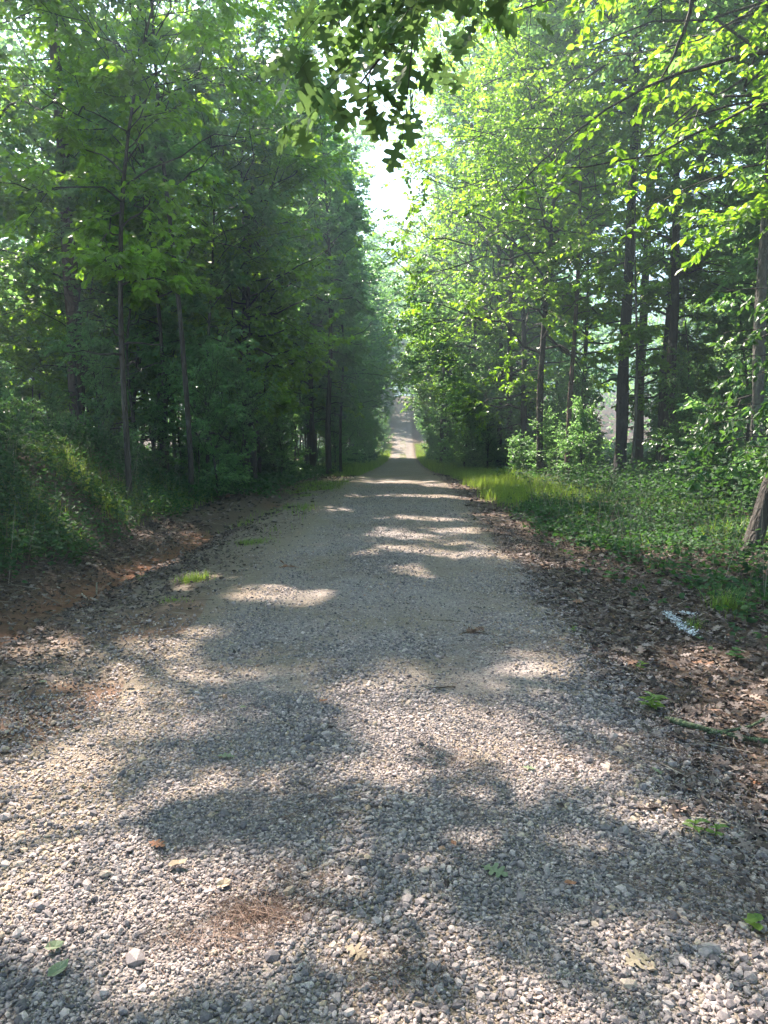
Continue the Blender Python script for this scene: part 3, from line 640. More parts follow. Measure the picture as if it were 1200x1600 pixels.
tree('broadleaf_tree', 'dark trunk in the shrubs between the twin trunks and the sunny verge', 'tree', G2, px(798, 660, 31), 31, seed=109, H=19, r0=.13, cb=.22, cr=5.4, nb=56, ns=7, nt=6, k=11, leaf=.11, cull=True, leaf_m='leafy', bias=(-.3, -.1))
tree('young_tree', 'thin reddish stem with dead twigs above the sunny clearing on the right', 'tree', G2, px(888, 660, 23), 23, seed=110, H=16, r0=.075, cb=.30, cr=5.2, nb=54, ns=7, nt=6, k=11, leaf=.10, cull=True, leaf_m='leafy', bias=(-.3, -.2), stubs=14, wood_mat='barkpine')
tree('young_tree', 'thin pale sapling rising just right of the straight dark trunk', 'tree', G2, px(988, 700, 18.6), 18.6, seed=111, H=9, r0=.04, cb=.35, cr=2.0, nb=24, ns=6, nt=5, k=11, leaf=.10, cull=True, leaf_m='leafy', wood_mat='barkgrey')
# left
tree('pine_tree', 'stout grey-brown pine trunk rising behind the overgrown bank on the left', 'tree', G1, px(120, 600, 19), 19, seed=201, H=22, r0=.20, cb=.55, cr=4.2, nb=40, ns=8, nt=7, k=12, leaf=.11, lean=(-.035, 0), bend=(.15, 0), wob=.1, cull=True, sides=12, wood_mat='barkpine')
tree('young_tree', 'slim dark stem standing on top of the overgrown bank, leaning right', 'tree', G1, px(198, 690, 12.2), 12.2, leaf_m='leafy', seed=202, H=9.5, r0=.052, cb=.36, cr=2.8, nb=30, ns=7, nt=6, k=11, leaf=.095, lean=(.10, .02), bend=(-.25, 0), wob=.15, cull=True, bias=(.2, 0))
tree('broadleaf_tree', 'straight slender trunk at the end of the bank beside the left ditch', 'tree', G1, px(385, 700, 22), 22, leaf_m='leafy', seed=203, H=15, r0=.075, cb=.22, cr=3.3, nb=44, ns=8, nt=6, k=12, leaf=.10, wob=.12, cull=True, bias=(.1, -.1))
tree('young_tree', 'forked thin stem in the dark understorey left of the straight slender trunk', 'tree', G1, px(322, 690, 18), 18, seed=204, H=9, r0=.05, cb=.30, cr=2.6, nb=30, ns=7, nt=6, k=12, leaf=.095, cull=True, bend=(.2, 0))
tree('broadleaf_tree', 'dark straight trunk close to the grassy left verge halfway down the track', 'tree', G1, px(513, 690, 30), 30, seed=205, H=15, r0=.11, cb=.24, cr=3.0, nb=44, ns=7, nt=6, k=12, leaf=.11, cull=True, bias=(.1, 0))
tree('young_tree', 'thin stem just behind the dark trunk near the grassy left verge', 'tree', G1, px(532, 690, 34), 34, seed=206, H=11, r0=.07, cb=.28, cr=2.6, nb=36, ns=7, nt=6, k=12, leaf=.12, cull=True, twigs=False)
tree('broadleaf_tree', 'many-branched tree with bare forking limbs high above the left bank', 'tree', G1, px(290, 500, 15), 15, seed=207, H=14, r0=.055, cb=.42, cr=3.4, nb=36, ns=8, nt=7, k=12, leaf=.095, el0=40, el1=70, lean=(-.03, 0), cull=True)
# trees that throw their shade across the track from the left, with their crowns above the photo
for i, (x, y, H, cr, kk, lab) in enumerate([(-7.6, 12.0, 16, 4.6, 15, 'tall tree behind the bank whose leaves hang in the upper left corner'), (-6.2, 6.5, 13, 4.2, 16, 'leafy tree beyond the left edge shading the near gravel'), (-9.5, 16.5, 18, 4.4, 13, 'tall leafy tree deep behind the overgrown bank on the left'), (-5.6, 17.5, 13, 3.4, 12, 'leafy roadside tree arching over the far end of the bank'), (-4.8, 25, 13, 3.2, 12, 'bushy tree over the left ditch before the grassy verge'), (-3.2, 2.2, 12, 3.6, 14, 'tree behind the viewpoint on the left shading the nearest gravel'), (-11.5, 10.5, 16, 4.4, 13, 'broad leafy tree far left behind the bank')]):
    tree('broadleaf_tree', lab, 'tree', G1, x, y, seed=300 + i, H=H, r0=.055 if i in (3, 4) else .10, cb=.34 if i != 5 else .5, cr=cr, nb=46, ns=8, nt=6, k=kk, leaf=.10, bias=(.15, -.1), cull=True, wob=.3, wid=1.3, leaf_m='leafy' if i in (0, 2, 3) else 'leaf')
EDGE = [(9.6, 15.6, 13, 3.4), (4.3, 24, 11, 3.2), (4.4, 28.5, 13, 3.3), (4.2, 34, 14, 3.4), (4.3, 41, 15, 3.6), (9.2, 27.5, 14, 3.6), (11.5, 18.5, 14, 3.6), (7.2, 12, 12, 3.0)]
LABR = ['leafy tree beyond the right edge with branches over the drooping shrub', 'sunlit leafy tree overhanging the right verge beyond the clearing', 'sunlit tree with layered branches over the right verge', 'sunlit tree leaning over the right verge before the twin trunks', 'tall bright tree just before the twin trunks on the right', 'sunlit tree crowding the straight dark trunk from behind', 'leafy tree in the wood at the upper right', 'dense green tree beside the right edge above the drooping shrub']
for i, (x, y, H, cr) in enumerate(EDGE):
    tree('broadleaf_tree', LABR[i], 'tree', G2, x, y, seed=400 + i, H=H * 1.25, r0=.075 + .003 * H, cb=.14 if i < 6 else .3, cr=cr * 1.45, nb=70, ns=8, nt=6, k=12, leaf=.105 if y < 30 else .13, el0=-14, bias=(-.35, -.1), cull=True, leaf_m='leafy' if i % 3 else 'leaf', twigs=y < 26, wid=1.3)
EDL = [(-4.2, 21, 9, 2.6), (-4.0, 33, 13, 3.0), (-3.9, 38, 14, 3.0), (-4.2, 45, 15, 3.3), (-7.5, 23, 14, 3.6), (-10.5, 24, 15, 3.8), (-12.5, 19, 15, 3.8), (-7.5, 30, 15, 3.6)]
LABL = ['low leafy tree spreading over the left ditch', 'green tree arching over the grassy left verge', 'dense tree on the left where the track starts to drop', 'tall tree on the left at the foot of the sky gap', 'leafy tree in the gloom behind the straight slender trunk', 'tall leafy tree in the gloom between pine trunk and slender trunk', 'hazy leafy tree at the far left behind the pine trunk', 'tall green tree behind the dark trunk of the left verge']
for i, (x, y, H, cr) in enumerate(EDL):
    tree('broadleaf_tree', LABL[i], 'tree', G1, x, y, seed=450 + i, H=H * 1.2, r0=.06 + .003 * H, cb=.20, cr=cr * 1.4, nb=64, ns=8, nt=6, k=12, leaf=.105 if y < 30 else .13, cull=True, bias=(.05, -.1), twigs=y < 26, wid=1.3, leaf_m='leafy' if i in (0, 2, 6, 4) else 'leaf')

# ---- shared kinds of tree for the deeper wood
def proto(name, wood_mat, leaf_m, **kw):
    wd, cr = gen_tree(**kw); return (name, wd.mesh(name + '_trunk', M[wood_mat], True), cr.mesh(name + '_crown', M[leaf_m]))
PR = [proto('broadleaf_tree', 'bark', 'leaf', seed=501, H=16, r0=.16, cb=.30, cr=5.0, nb=48, ns=7, nt=5, k=10, leaf=.19, twigs=False, leafT=T_DIA, wid=1.6, sides=7),
      proto('broadleaf_tree', 'bark', 'leaf', seed=502, H=14, r0=.12, cb=.22, cr=4.3, nb=46, ns=7, nt=5, k=10, leaf=.19, twigs=False, leafT=T_DIA, wid=1.6, sides=7),
      proto('young_tree', 'bark', 'leaf', seed=503, H=9, r0=.055, cb=.30, cr=2.3, nb=30, ns=6, nt=5, k=10, leaf=.13, twigs=False, leafT=T_DIA, wid=1.6, sides=6, wob=.55),
      proto('young_tree', 'barkgrey', 'leafy', seed=504, H=7.5, r0=.045, cb=.34, cr=2.2, nb=26, ns=6, nt=5, k=10, leaf=.13, twigs=False, leafT=T_DIA, wid=1.6, sides=6, lean=(.08, 0), wob=.4),
      proto('broadleaf_tree', 'barkgrey', 'leafy', seed=505, H=15, r0=.13, cb=.25, cr=4.6, nb=48, ns=7, nt=5, k=10, leaf=.19, twigs=False, leafT=T_DIA, wid=1.6, sides=7),
      proto('pine_tree', 'barkpine', 'needle', seed=506, H=23, r0=.22, cb=.55, cr=3.0, nb=46, ns=7, nt=6, k=26, leaf=.17, twigs=False, leafT=T_DIA, wid=.22, sides=8, wob=.2, prof=1)]
rr = random.Random(5); placed = [(5.6, 19.8), (4.25, 9.3), (4.6, 8.2)]
def place(lim, gap):
    for _ in range(60):
        x, y = lim()
        if .25 < x / y < .325 and y > 12: continue      # nothing crowds the straight dark trunk
        if all((x - a) ** 2 + (y - b) ** 2 > gap * gap for a, b in placed): placed.append((x, y)); return x, y
    return x, y
def put(pi, x, y, sc, label, group, cat='tree'):
    name, mt, mc = PR[pi]; root = empty(name, (x, y, float(gz(x, y))), rr.uniform(0, 6.28)); root.scale = (sc,) * 3
    tag(root, label, cat, group); link('trunk', mt, root); link('crown', mc, root)
NM = {0: 'tall broadleaf tree', 1: 'leafy mid-height tree', 2: 'slim sapling', 3: 'pale-stemmed sapling', 4: 'bright-leaved tree', 5: 'tall pine'}
def zone(n, xr, yr, kinds, gap, where, group, sc=(.8, 1.15)):
    for _ in range(n):
        x, y = place(lambda: (rr.uniform(*xr), rr.uniform(*yr)), gap)
        k = rr.choice(kinds); put(k, x, y, rr.uniform(*sc), NM[k] + ' ' + where, group)
zone(16, (-24, -9.5), (24, 42), [0, 2, 2, 3], 1.6, 'in the shaded wood at the far left', 'trees in the shaded far left wood')
zone(24, (-9, -4.2), (30, 58), [1, 2, 2, 3, 3, 2], .8, 'in the dark strip of wood behind the left ditch', 'thin stems behind the left ditch')
zone(24, (-12, -4.9), (17.5, 30), [2, 3], .7, 'in the understorey beside the overgrown bank', 'low saplings beside the bank', (.45, .8))
zone(20, (-14, -4.6), (17.5, 30), [2, 3], .8, 'beyond the end of the bank', 'saplings beyond the end of the bank')
zone(15, (-34, -13), (17, 34), [0, 1, 5, 2], 2.0, 'beyond the bank at the left edge of the photo', 'trees beyond the left bank')
zone(20, (6.5, 22), (24, 44), [4, 1, 5, 3, 2, 3], 1.7, 'in the wood behind the straight dark trunk', 'trees in the near right wood')
zone(10, (9, 30), (14, 26), [4, 0, 1, 3], 1.8, 'at the right edge of the photo, back in the wood', 'trees at the right edge')
zone(18, (-30, -8), (42, 75), [0, 1, 5], 2.4, 'far back in the left wood', 'trees far back on the left')
zone(18, (8, 34), (44, 75), [0, 4, 5], 2.4, 'far back in the right wood', 'trees far back on the right')
for x, y, k, sc in ((-4.6, -4.5, 0, 1.0), (4.8, -3.5, 0, 1.1), (5.6, 3.2, 1, 1.0), (-1.8, -9.5, 0, 1.2), (2.6, -9, 1, 1.2), (-7, -1, 1, 1.0)):  # unseen trees, added to cut the open sky's light on the near gravel
    put(k, x, y, sc, 'unseen broadleaf tree added behind the viewpoint to shade the gravel', 'unseen trees added behind the viewpoint')
for side, lo, hi, wh in ((-1, 3.9, 5.2, 'lining the left side of the far track'), (1, 3.5, 4.7, 'lining the right side of the far track')):
    for i in range(20):
        y = 50 + i * 2.6 + rr.uniform(-.6, .6)
        if side > 0 and y < 54: continue
        if side < 0 and y > 90: continue
        put(rr.choice([1, 4] if side > 0 else [0, 1]), side * rr.uniform(lo, hi) - .4, y, rr.uniform(.85, 1.1), 'tree ' + wh + (' well before' if y < 78 else ' close to') + ' the dip', 'trees ' + wh)
    for i in range(17):
        y = 104 + i * 6 + rr.uniform(-2, 2)
        if side < 0 and (y < 126 or y > 183): continue
        put(rr.choice([0, 1, 4, 5]), side * rr.uniform(4.6, 6.4), y, rr.uniform(.9, 1.25), 'hazy tree ' + ('low' if y < 150 else 'high') + ' on the hill ' + ('left' if side < 0 else 'right') + ' of the track', 'hazy trees on the far rise')
    for i in range(16):
        put(rr.choice([0, 1, 5]), side * rr.uniform(7.5, 24) - (7 if side < 0 else 0), rr.uniform(80, 200), rr.uniform(1, 1.3), 'hazy tree behind others on the far hill ' + ('left' if side < 0 else 'right') + ' of track', 'hazy trees behind the far rise')
for i, (x, y, sc, k) in enumerate([(-4.6, 85, 1.45, 0), (3.6, 92, 1.5, 4), (4.0, 103, 1.55, 0), (3.4, 114, 1.5, 4), (4.2, 126, 1.5, 0), (-3.8, 129, 1.6, 4), (-4.4, 139, 1.5, 1), (4.6, 138, 1.5, 4)]):
    put(k, x, y, sc, 'great tree in the dip overhanging the track from the ' + ('left' if x < 0 else 'right'), 'great trees over the dip')
for i in range(10):
    put(rr.choice([0, 1, 4]), rr.uniform(-9, 9), 204 + rr.uniform(0, 24), rr.uniform(.9, 1.3), 'hazy tree closing the view where the far track ends', 'hazy trees at the end of the track')

for i, (x, y, sc, k) in enumerate([(-1.6, 196, 1.3, 2), (.6, 197, 1.3, 3), (-.4, 196, 1.1, 3), (1.6, 196, 1.2, 2), (-.4, 203, 1.0, 1), (1.8, 202, 1.1, 4), (-3.0, 201, 1.1, 0), (3.4, 198, 1.0, 1)]):
    put(k, x, y, sc, 'tree standing right behind the crest of the far track', 'trees on the crest of the far track')
# far wood that reads as one mass
g = Geo(); rg2 = np.random.default_rng(77)
def mass(n, x0, x1, y0, y1, h0, h1, s):
    x = rg2.uniform(x0, x1, n); y = rg2.uniform(y0, y1, n); cxy = fbm(x, y, 7, 131); top = h0 + (h1 - h0) * cxy
    h = top * rg2.uniform(.04, 1, n); k = rg2.uniform(0, 1, n) < .25 + .75 * sst(.3, .6, fbm(x + h, y - h * .7, 3, 132)); x, y, h = x[k], y[k], h[k]; m = len(x)
    d = norm(rg2.normal(size=(m, 3))); nr = norm(np.stack([rg2.normal(0, .7, m), rg2.normal(0, .7, m), np.ones(m)], -1))
    leaf_faces(np.stack([x, y, gz(x, y) + h], -1), d, nr, s * rg2.uniform(.6, 1.3, m), T_DIA[0], T_DIA[1], 1.6, rg2.uniform(0, 1, m), g)
mass(34000, -75, -38, 20, 100, 12, 24, .5); mass(34000, 38, 75, 20, 100, 12, 24, .5)
mass(14000, -48, -34, 20, 80, 10, 20, .35); mass(12000, 34, 48, 20, 80, 10, 20, .35)
mass(60000, -90, -12, 90, 240, 14, 26, .55); mass(60000, 12, 90, 90, 240, 14, 26, .55); mass(30000, -40, 40, 232, 275, 14, 24, .6)
tag(link('distant_wood', g.mesh('distant_wood', M['leaf'])), 'hazy mass of woodland far behind the trees on both sides', 'woodland', kind='stuff')

# ---- shrubs
SH = []
for i, (H, cr, lf, mt, T, wd_) in enumerate([(1.5, .9, .075, 'leaf', T_HEX, 1.1), (2.4, 1.2, .085, 'leaf', T_HEX, 1.1), (1.0, .8, .07, 'leaf', T_HEX, 1.2), (3.2, 1.4, .09, 'leaf', T_HEX, 1.1), (1.8, 1.1, .09, 'leafdark', T_HEX, 1.2)]):
    wd, cw = gen_tree(seed=600 + i, gap=0, H=H, r0=.016 + .004 * H, cb=.08, cr=cr, nb=22, ns=5, nt=4, k=8, leaf=lf, wob=.15, el0=20, el1=60, stubs=0, sides=5, leafT=T, wid=wd_)
    SH.append((wd.mesh('shrub_stems', M['bark'], True), cw.mesh('shrub_leaves', M[mt])))
def shrub(k, x, y, sc, label, group):
    root = empty('shrub', (x, y, float(gz(x, y))), rr.uniform(0, 6.28)); root.scale = (sc,) * 3; tag(root, label, 'shrub', group)
    link('stems', SH[k][0], root); link('foliage', SH[k][1], root)
def shrubs(n, xr, yr, kinds, where, group, sc=(.7, 1.2), gap=.7):
    nm = {0: 'small bright shrub', 1: 'leafy waist-high shrub', 2: 'low bushy shrub', 3: 'tall loose shrub', 4: 'dark broad-leaved shrub'}
    for _ in range(n):
        x, y = place(lambda: (rr.uniform(*xr), rr.uniform(*yr)), gap); k = rr.choice(kinds)
        shrub(k, x, y, rr.uniform(*sc), nm[k] + ' ' + where, group)
shrubs(16, (-9, -4.6), (7.5, 15), [2, 4, 2], 'growing on the overgrown left bank', 'shrubs on the left bank', (.4, .8))
shrubs(26, (-8.5, -3.9), (16, 36), [1, 2, 4, 3], 'in the undergrowth behind the left ditch', 'shrubs behind the left ditch')
shrubs(10, (-15, -8), (13, 24), [0, 1, 3], 'in the brighter wood behind the bank', 'shrubs behind the bank')
shrubs(30, (3.6, 9), (20, 40), [0, 1, 0, 3, 2], 'at the sunlit foot of the right-hand wood', 'shrubs along the right verge')
shrubs(26, (8, 19), (24, 44), [3, 1, 3, 4], 'in the dim understorey between the right-hand trunks', 'shrubs deep in the right wood', (.9, 1.5), .9)
shrubs(14, (5.2, 9.5), (8.5, 14), [1, 2, 4, 2], 'in the ground cover under the right-hand trees', 'shrubs in the right ground cover', (.45, .95))
shrubs(26, (2.5, 4.4), (29, 60), [0, 1, 3, 0], 'crowding the right verge below the sunlit trees', 'shrubs crowding the right verge', (.8, 1.4))
shrubs(16, (2.6, 4.2), (60, 85), [0, 1, 3], 'on the bright right verge of the far track', 'shrubs on the far right verge', (.8, 1.3))
shrubs(16, (-4.4, -2.8), (38, 85), [0, 1, 3], 'on the left verge of the far track', 'shrubs on the far left verge', (.8, 1.3))
shrubs(14, (2.4, 5), (100, 190), [1, 3], 'beside the far rising track on the right', 'shrubs beside the far rise', (1, 1.7), 1)
shrubs(14, (-5, -2.6), (100, 190), [1, 3], 'beside the far rising track on the left', 'shrubs beside the far rise', (1, 1.7), 1)

# ---- hand-laid limbs with leaves
def limb_leaves(wood, crown, P, r0, r1, nsub, sub_len, leaf, T, k, seed, droop=.25, wid=1.0, tmin=.25, sidesn=6, spread=1.2):
    r = np.random.default_rng(seed); P = np.array(P, float); n = 16
    seg = np.r_[0, np.cumsum(np.linalg.norm(np.diff(P, axis=0), axis=1))]; s = np.linspace(0, seg[-1], n)
    # smooth resample
    Q = np.stack([np.interp(s, seg, P[:, i]) for i in range(3)], -1)
    for _ in range(2): Q[1:-1] = (Q[:-2] + 2 * Q[1:-1] + Q[2:]) / 4
    Q[1:-1] += r.normal(0, .006 * seg[-1] ** .5, (n - 2, 3))
    V, F = tubes(Q[None], np.linspace(r0, r1, n)[None], sidesn); wood.add(V, F)
    for i in range(nsub):
        f = tmin + (1 - tmin) * (i + r.uniform(0, 1)) / nsub; fi = f * (n - 1); a = min(int(fi), n - 2); st = Q[a] + (Q[a + 1] - Q[a]) * (fi - a)
        d = norm(Q[a + 1] - Q[a]); an = (1 if i % 2 else -1) * r.uniform(.4, spread)
        d = norm(np.array([d[0] * math.cos(an) - d[1] * math.sin(an), d[0] * math.sin(an) + d[1] * math.cos(an), d[2] * .5 + r.normal(0, .2) - droop * .5]))
        L = sub_len * r.uniform(.5, 1.2) * (1.2 - .5 * f); tt = np.linspace(0, 1, 6)[:, None]
        SP = st + d * L * tt - np.array([0, 0, droop * L]) * tt ** 2 + np.cumsum(r.normal(0, .02 * L, (6, 3)), 0)
        SP[0] = st
        V, F = tubes(SP[None], (max(r1 * .8, .002) * np.linspace(1, .4, 6))[None], 4); wood.add(V, F)
        m = k; q = np.sort(r.uniform(.15, 1, m)); qi = q * 5; ia = np.minimum(qi.astype(int), 4); lp = SP[ia] + (SP[ia + 1] - SP[ia]) * (qi - ia)[:, None]
        a2 = r.uniform(-2.2, 2.2, m); dd = np.stack([d[0] * np.cos(a2) - d[1] * np.sin(a2), d[0] * np.sin(a2) + d[1] * np.cos(a2), np.full(m, -droop) + r.normal(-.25, .35, m)], -1)
        # a short stalk before each blade
        lp = lp + norm(dd) * leaf * .12
        nr = norm(np.stack([r.normal(0, .5, m), r.normal(0, .5, m), np.ones(m)], -1))
        ok = ~sunhole(lp); lp, dd, nr = lp[ok], dd[ok], nr[ok]; m = len(lp)
        if m == 0: continue
        leaf_faces(lp, dd, nr, leaf * r.uniform(.6, 1.2, m), T[0], T[1], wid, r.uniform(0, 1, m), crown)

# oak whose lowest limb hangs over the track, close to the viewpoint
wood = Geo(); crown = Geo()
ox, oy = 3.6, .4; oz = float(gz(ox, oy))
tp = np.array([(ox, oy, oz - .1), (ox + .05, oy, 1.5), (ox - .05, oy + .1, 3.2), (ox - .1, oy + .2, 5.4), (ox, oy + .2, 8)])
V, F = tubes(tp[None], np.array([[.26, .20, .17, .12, .06]]), 12); wood.add(V, F)
def W(u, v, y): return tuple(at_d(u, v, y))
limb_leaves(wood, crown, [(ox - .02, oy + .1, 3.1), (2.3, 1.2, 3.9), (1.1, 1.9, 3.75), W(735, -70, 2.5), W(700, -30, 2.55), W(640, 40, 2.65), W(585, 95, 2.8), W(548, 150, 2.9)], .035, .003, 24, .36, .13, T_OAK, 10, 701, .35, 1.15, .45)
limb_leaves(wood, crown, [(1.1, 1.9, 3.75), W(640, -110, 2.7), W(575, -80, 2.9), W(545, -20, 3.1), W(515, 70, 3.3)], .012, .003, 22, .40, .13, T_OAK, 10, 702, .3, 1.15, .25)
limb_leaves(wood, crown, [(1.6, 1.7, 3.9), W(800, -90, 3.2), W(745, -40, 3.4), W(690, 5, 3.6), W(655, 50, 3.8)], .012, .003, 16, .40, .13, T_OAK, 9, 703, .3, 1.15, .35)
limb_leaves(wood, crown, [(ox, oy + .1, 4.5), (3.0, 2.5, 5.6), (2.2, 4.2, 6.2), (1.2, 5.5, 6.0)], .03, .006, 16, 1.0, .12, T_OAK, 22, 704, .2, 1.05, .3)
limb_leaves(wood, crown, [(ox, oy + .1, 5.5), (1.9, 1.0, 7.0), (-.2, 1.6, 7.6), (-1.8, 2.2, 7.4)], .06, .006, 16, 1.1, .12, T_OAK, 16, 705, .2, 1.05, .3)
crown_v = crown
root = tag(empty('oak_tree', (0, 0, 0)), 'oak beyond the right edge whose big lobed leaves hang at the top centre', 'tree')
link('trunk', wood.mesh('oak_trunk', M['bark'], True), root); link('crown', crown.mesh('oak_crown', M['oakleaf']), root)
# tree outside the right edge with long bare dark limbs reaching in
wood = Geo(); crown = Geo()
bx, by = 7.6, 9.8; bz = float(gz(bx, by))
tp = np.array([(bx, by, bz - .1), (bx, by, 2.), (bx - .1, by, 4.5), (bx + .1, by, 7), (bx, by, 11)]); V, F = tubes(tp[None], np.array([[.24, .18, .15, .12, .05]]), 12); wood.add(V, F)
limb_leaves(wood, crown, [(bx - .1, by, 5.6), W(1230, 78, 9.4), W(1150, 88, 9.2), W(1050, 112, 9.0), W(950, 165, 8.8), W(870, 215, 8.8), W(800, 300, 9.2)], .045, .005, 16, 1.1, .10, T_HEX, 16, 711, .15, 1.2, .3)
limb_leaves(wood, crown, [(bx - .1, by, 5.0), W(1230, 150, 9.0), W(1140, 170, 8.8), W(1060, 235, 8.6), W(960, 262, 8.5), W(850, 262, 8.5)], .035, .005, 14, .9, .10, T_HEX, 20, 712, .15, 1.2, .35)
limb_leaves(wood, crown, [W(1085, -60, 8.9), W(1085, 0, 8.9), W(1060, 70, 9.0), W(1038, 118, 9.0), W(1005, 160, 9.0)], .03, .006, 6, .7, .10, T_HEX, 16, 713, .15, 1.2, .2)
limb_leaves(wood, crown, [(bx - .1, by, 3.9), W(1230, 245, 9.6), W(1120, 270, 9.5), W(1070, 300, 9.4), W(1000, 330, 9.3)], .025, .005, 12, .9, .10, T_HEX, 13, 714, .15, 1.2, .3)
limb_leaves(wood, crown, [(bx, by, 7.5), W(1200, -80, 8.5), W(1050, -60, 8.0), W(900, -20, 7.8), W(800, 20, 7.8)], .045, .006, 16, 1.2, .10, T_HEX, 30, 715, .2, 1.2, .3)
limb_leaves(wood, crown, [(bx, by, 8.5), (6, 8.5, 9.5), (4, 7.5, 10), (1.6, 7, 10)], .05, .006, 18, 1.3, .10, T_HEX, 30, 716, .2, 1.2, .3)
root = tag(empty('overhanging_tree', (0, 0, 0)), 'tree beyond the right edge sending long bare dark limbs across the upper right', 'tree')
link('trunk', wood.mesh('overhang_wood', M['bark'], True), root); link('crown', crown.mesh('overhang_crown', M['leafy']), root)
# drooping glossy shrub at the right edge
wood = Geo(); crown = Geo(); dx, dy = 4.75, 8.2; dz = float(gz(dx, dy))
V, F = tubes(np.array([[(dx, dy, dz - .05), (dx - .05, dy, 1.0), (dx - .1, dy, 2.0), (dx - .1, dy, 3.1)]]), np.array([[.035, .028, .02, .008]]), 7); wood.add(V, F)
for i, (u, v, yy, h0) in enumerate([(1075, 700, 7.6, 1.3), (1090, 735, 7.9, 1.1), (1110, 640, 7.8, 1.6), (1120, 590, 8.2, 1.9), (1095, 665, 8.2, 1.45), (1150, 560, 8.0, 2.1), (1160, 700, 7.4, 1.1), (1190, 620, 7.3, 1.6), (1130, 520, 8.4, 2.4), (1110, 455, 8.6, 2.7), (1190, 470, 8.0, 2.6)]):
    e = np.array(W(u, v, yy)); s0 = np.array((dx - .05, dy, h0)); mid = (s0 + e) / 2 + np.array([0, 0, .16])
    limb_leaves(wood, crown, [s0, mid, e], .012, .003, 8, .34, .085, T_HEX, 11, 720 + i, .55, 1.15, .2)
root = tag(empty('drooping_shrub', (0, 0, 0)), 'drooping glossy-leaved shrub at the right edge above the ground cover', 'shrub')
link('stems', wood.mesh('droop_stems', M['bark'], True), root); link('foliage', crown.mesh('droop_leaves', M['leafdark']), root)

# ============================================================ small things on the ground
def poly_stick(name, label, cat, pts, r0, r1, mat, k=7, forks=(), group=None, lift=.01):
    P = [at(*p) if len(p) == 2 else p for p in pts]; P = np.array(P, float)
    seg = np.r_[0, np.cumsum(np.linalg.norm(np.diff(P, axis=0), axis=1))]; s = np.linspace(0, seg[-1], 14)
    Q = np.stack([np.interp(s, seg, P[:, i]) for i in range(3)], -1); Q[:, :2] += rg.normal(0, r0 * .35, (14, 2)); Q[:, 2] = np.maximum(Q[:, 2], gz(Q[:, 0], Q[:, 1])) + r0 * .8 + lift
    c = Q[0].copy(); c[2] = float(gz(c[0], c[1])); gg = Geo(); V, F = tubes((Q - c)[None], (np.linspace(r0, r1, 14) * rg.uniform(.85, 1.15, 14))[None], k); gg.add(V, F)
    capA = np.arange(k)[None][:, ::-1]; gg.f.setdefault(k, []).append(capA); gg.f[k].append(np.arange(k)[None] + 13 * k)
    me = gg.mesh(name, M[mat], True)
    if forks:
        root = empty(name, tuple(c)); link('stem', me, root)
        for fpts in forks:
            FP = np.array([at(*p) for p in fpts], float) - c; FP[:, 2] += r0 + .015
            fq = np.stack([np.interp(np.linspace(0, 1, 8), np.linspace(0, 1, len(FP)), FP[:, i]) for i in range(3)], -1); f2 = Geo(); V, F = tubes(fq[None], np.linspace(r0 * .6, r1 * .6, 8)[None], 5); f2.add(V, F)
            link('side_branch', f2.mesh(name + '_fork', M[mat], True), root)
    else: root = link(name, me, loc=tuple(c))
    return tag(root, label, cat, group)
GS = 'fallen sticks on the right verge'
poly_stick('fallen_branch', 'pale peeling stick pointing down to the right at the edge of the gravel', 'stick', [(882, 922), (920, 940), (940, 948), (975, 962)], .014, .009, 'stick', group=GS)
poly_stick('fallen_branch', 'brown stick lying level beside the pale peeling stick', 'stick', [(832, 948), (860, 942), (905, 942)], .010, .006, 'stick', group=GS)
poly_stick('mossy_branch', 'thick mossy forked branch in the dead leaves near the right edge', 'branch', [(1040, 1132), (1075, 1142), (1105, 1150), (1150, 1160), (1215, 1172)], .017, .013, 'mosswood', forks=[[(1105, 1158), (1140, 1150), (1170, 1146), (1205, 1128)]], group=GS)
poly_stick('curved_stick', 'long thin curved stick at the lower right edge of the gravel', 'stick', [(1070, 1284), (1120, 1290), (1160, 1303), (1210, 1330)], .005, .003, 'palewood', group=GS)
poly_stick('fallen_branch', 'short stick beside the white paint mark', 'stick', [(1065, 1020), (1072, 1010), (1070, 990)], .005, .003, 'stick', group=GS)
poly_stick('fallen_branch', 'dark stick lying among leaves below the ground cover', 'stick', [(885, 880), (915, 876), (940, 868)], .012, .007, 'twig', group=GS)
poly_stick('fallen_branch', 'small grey stick on the gravel left of the dead leaf clump', 'stick', [(676, 1081), (700, 1079), (712, 1078)], .006, .004, 'twig')
poly_stick('fallen_branch', 'short stick in the middle of the near gravel', 'stick', [(430, 1136), (448, 1138), (464, 1144)], .006, .004, 'stick')
# upright pale stake by the clay ditch
sx, sy, sz = at(151, 930); gg = Geo(); V, F = tubes(np.array([[(0, 0, -.05), (.002, 0, .05), (.004, .003, .13)]]), np.array([[.009, .009, .008]]), 6); gg.add(V, F); gg.f.setdefault(6, []).append(np.arange(6)[None] + 12)
tag(link('wooden_stake', gg.mesh('wooden_stake', M['palewood']), loc=(sx, sy, sz)), 'short pale stake standing upright by the red clay ditch', 'stake')
poly_stick('fallen_branch', 'short pale stick lying beside the upright stake', 'stick', [(128, 931), (139, 942)], .008, .006, 'palewood')
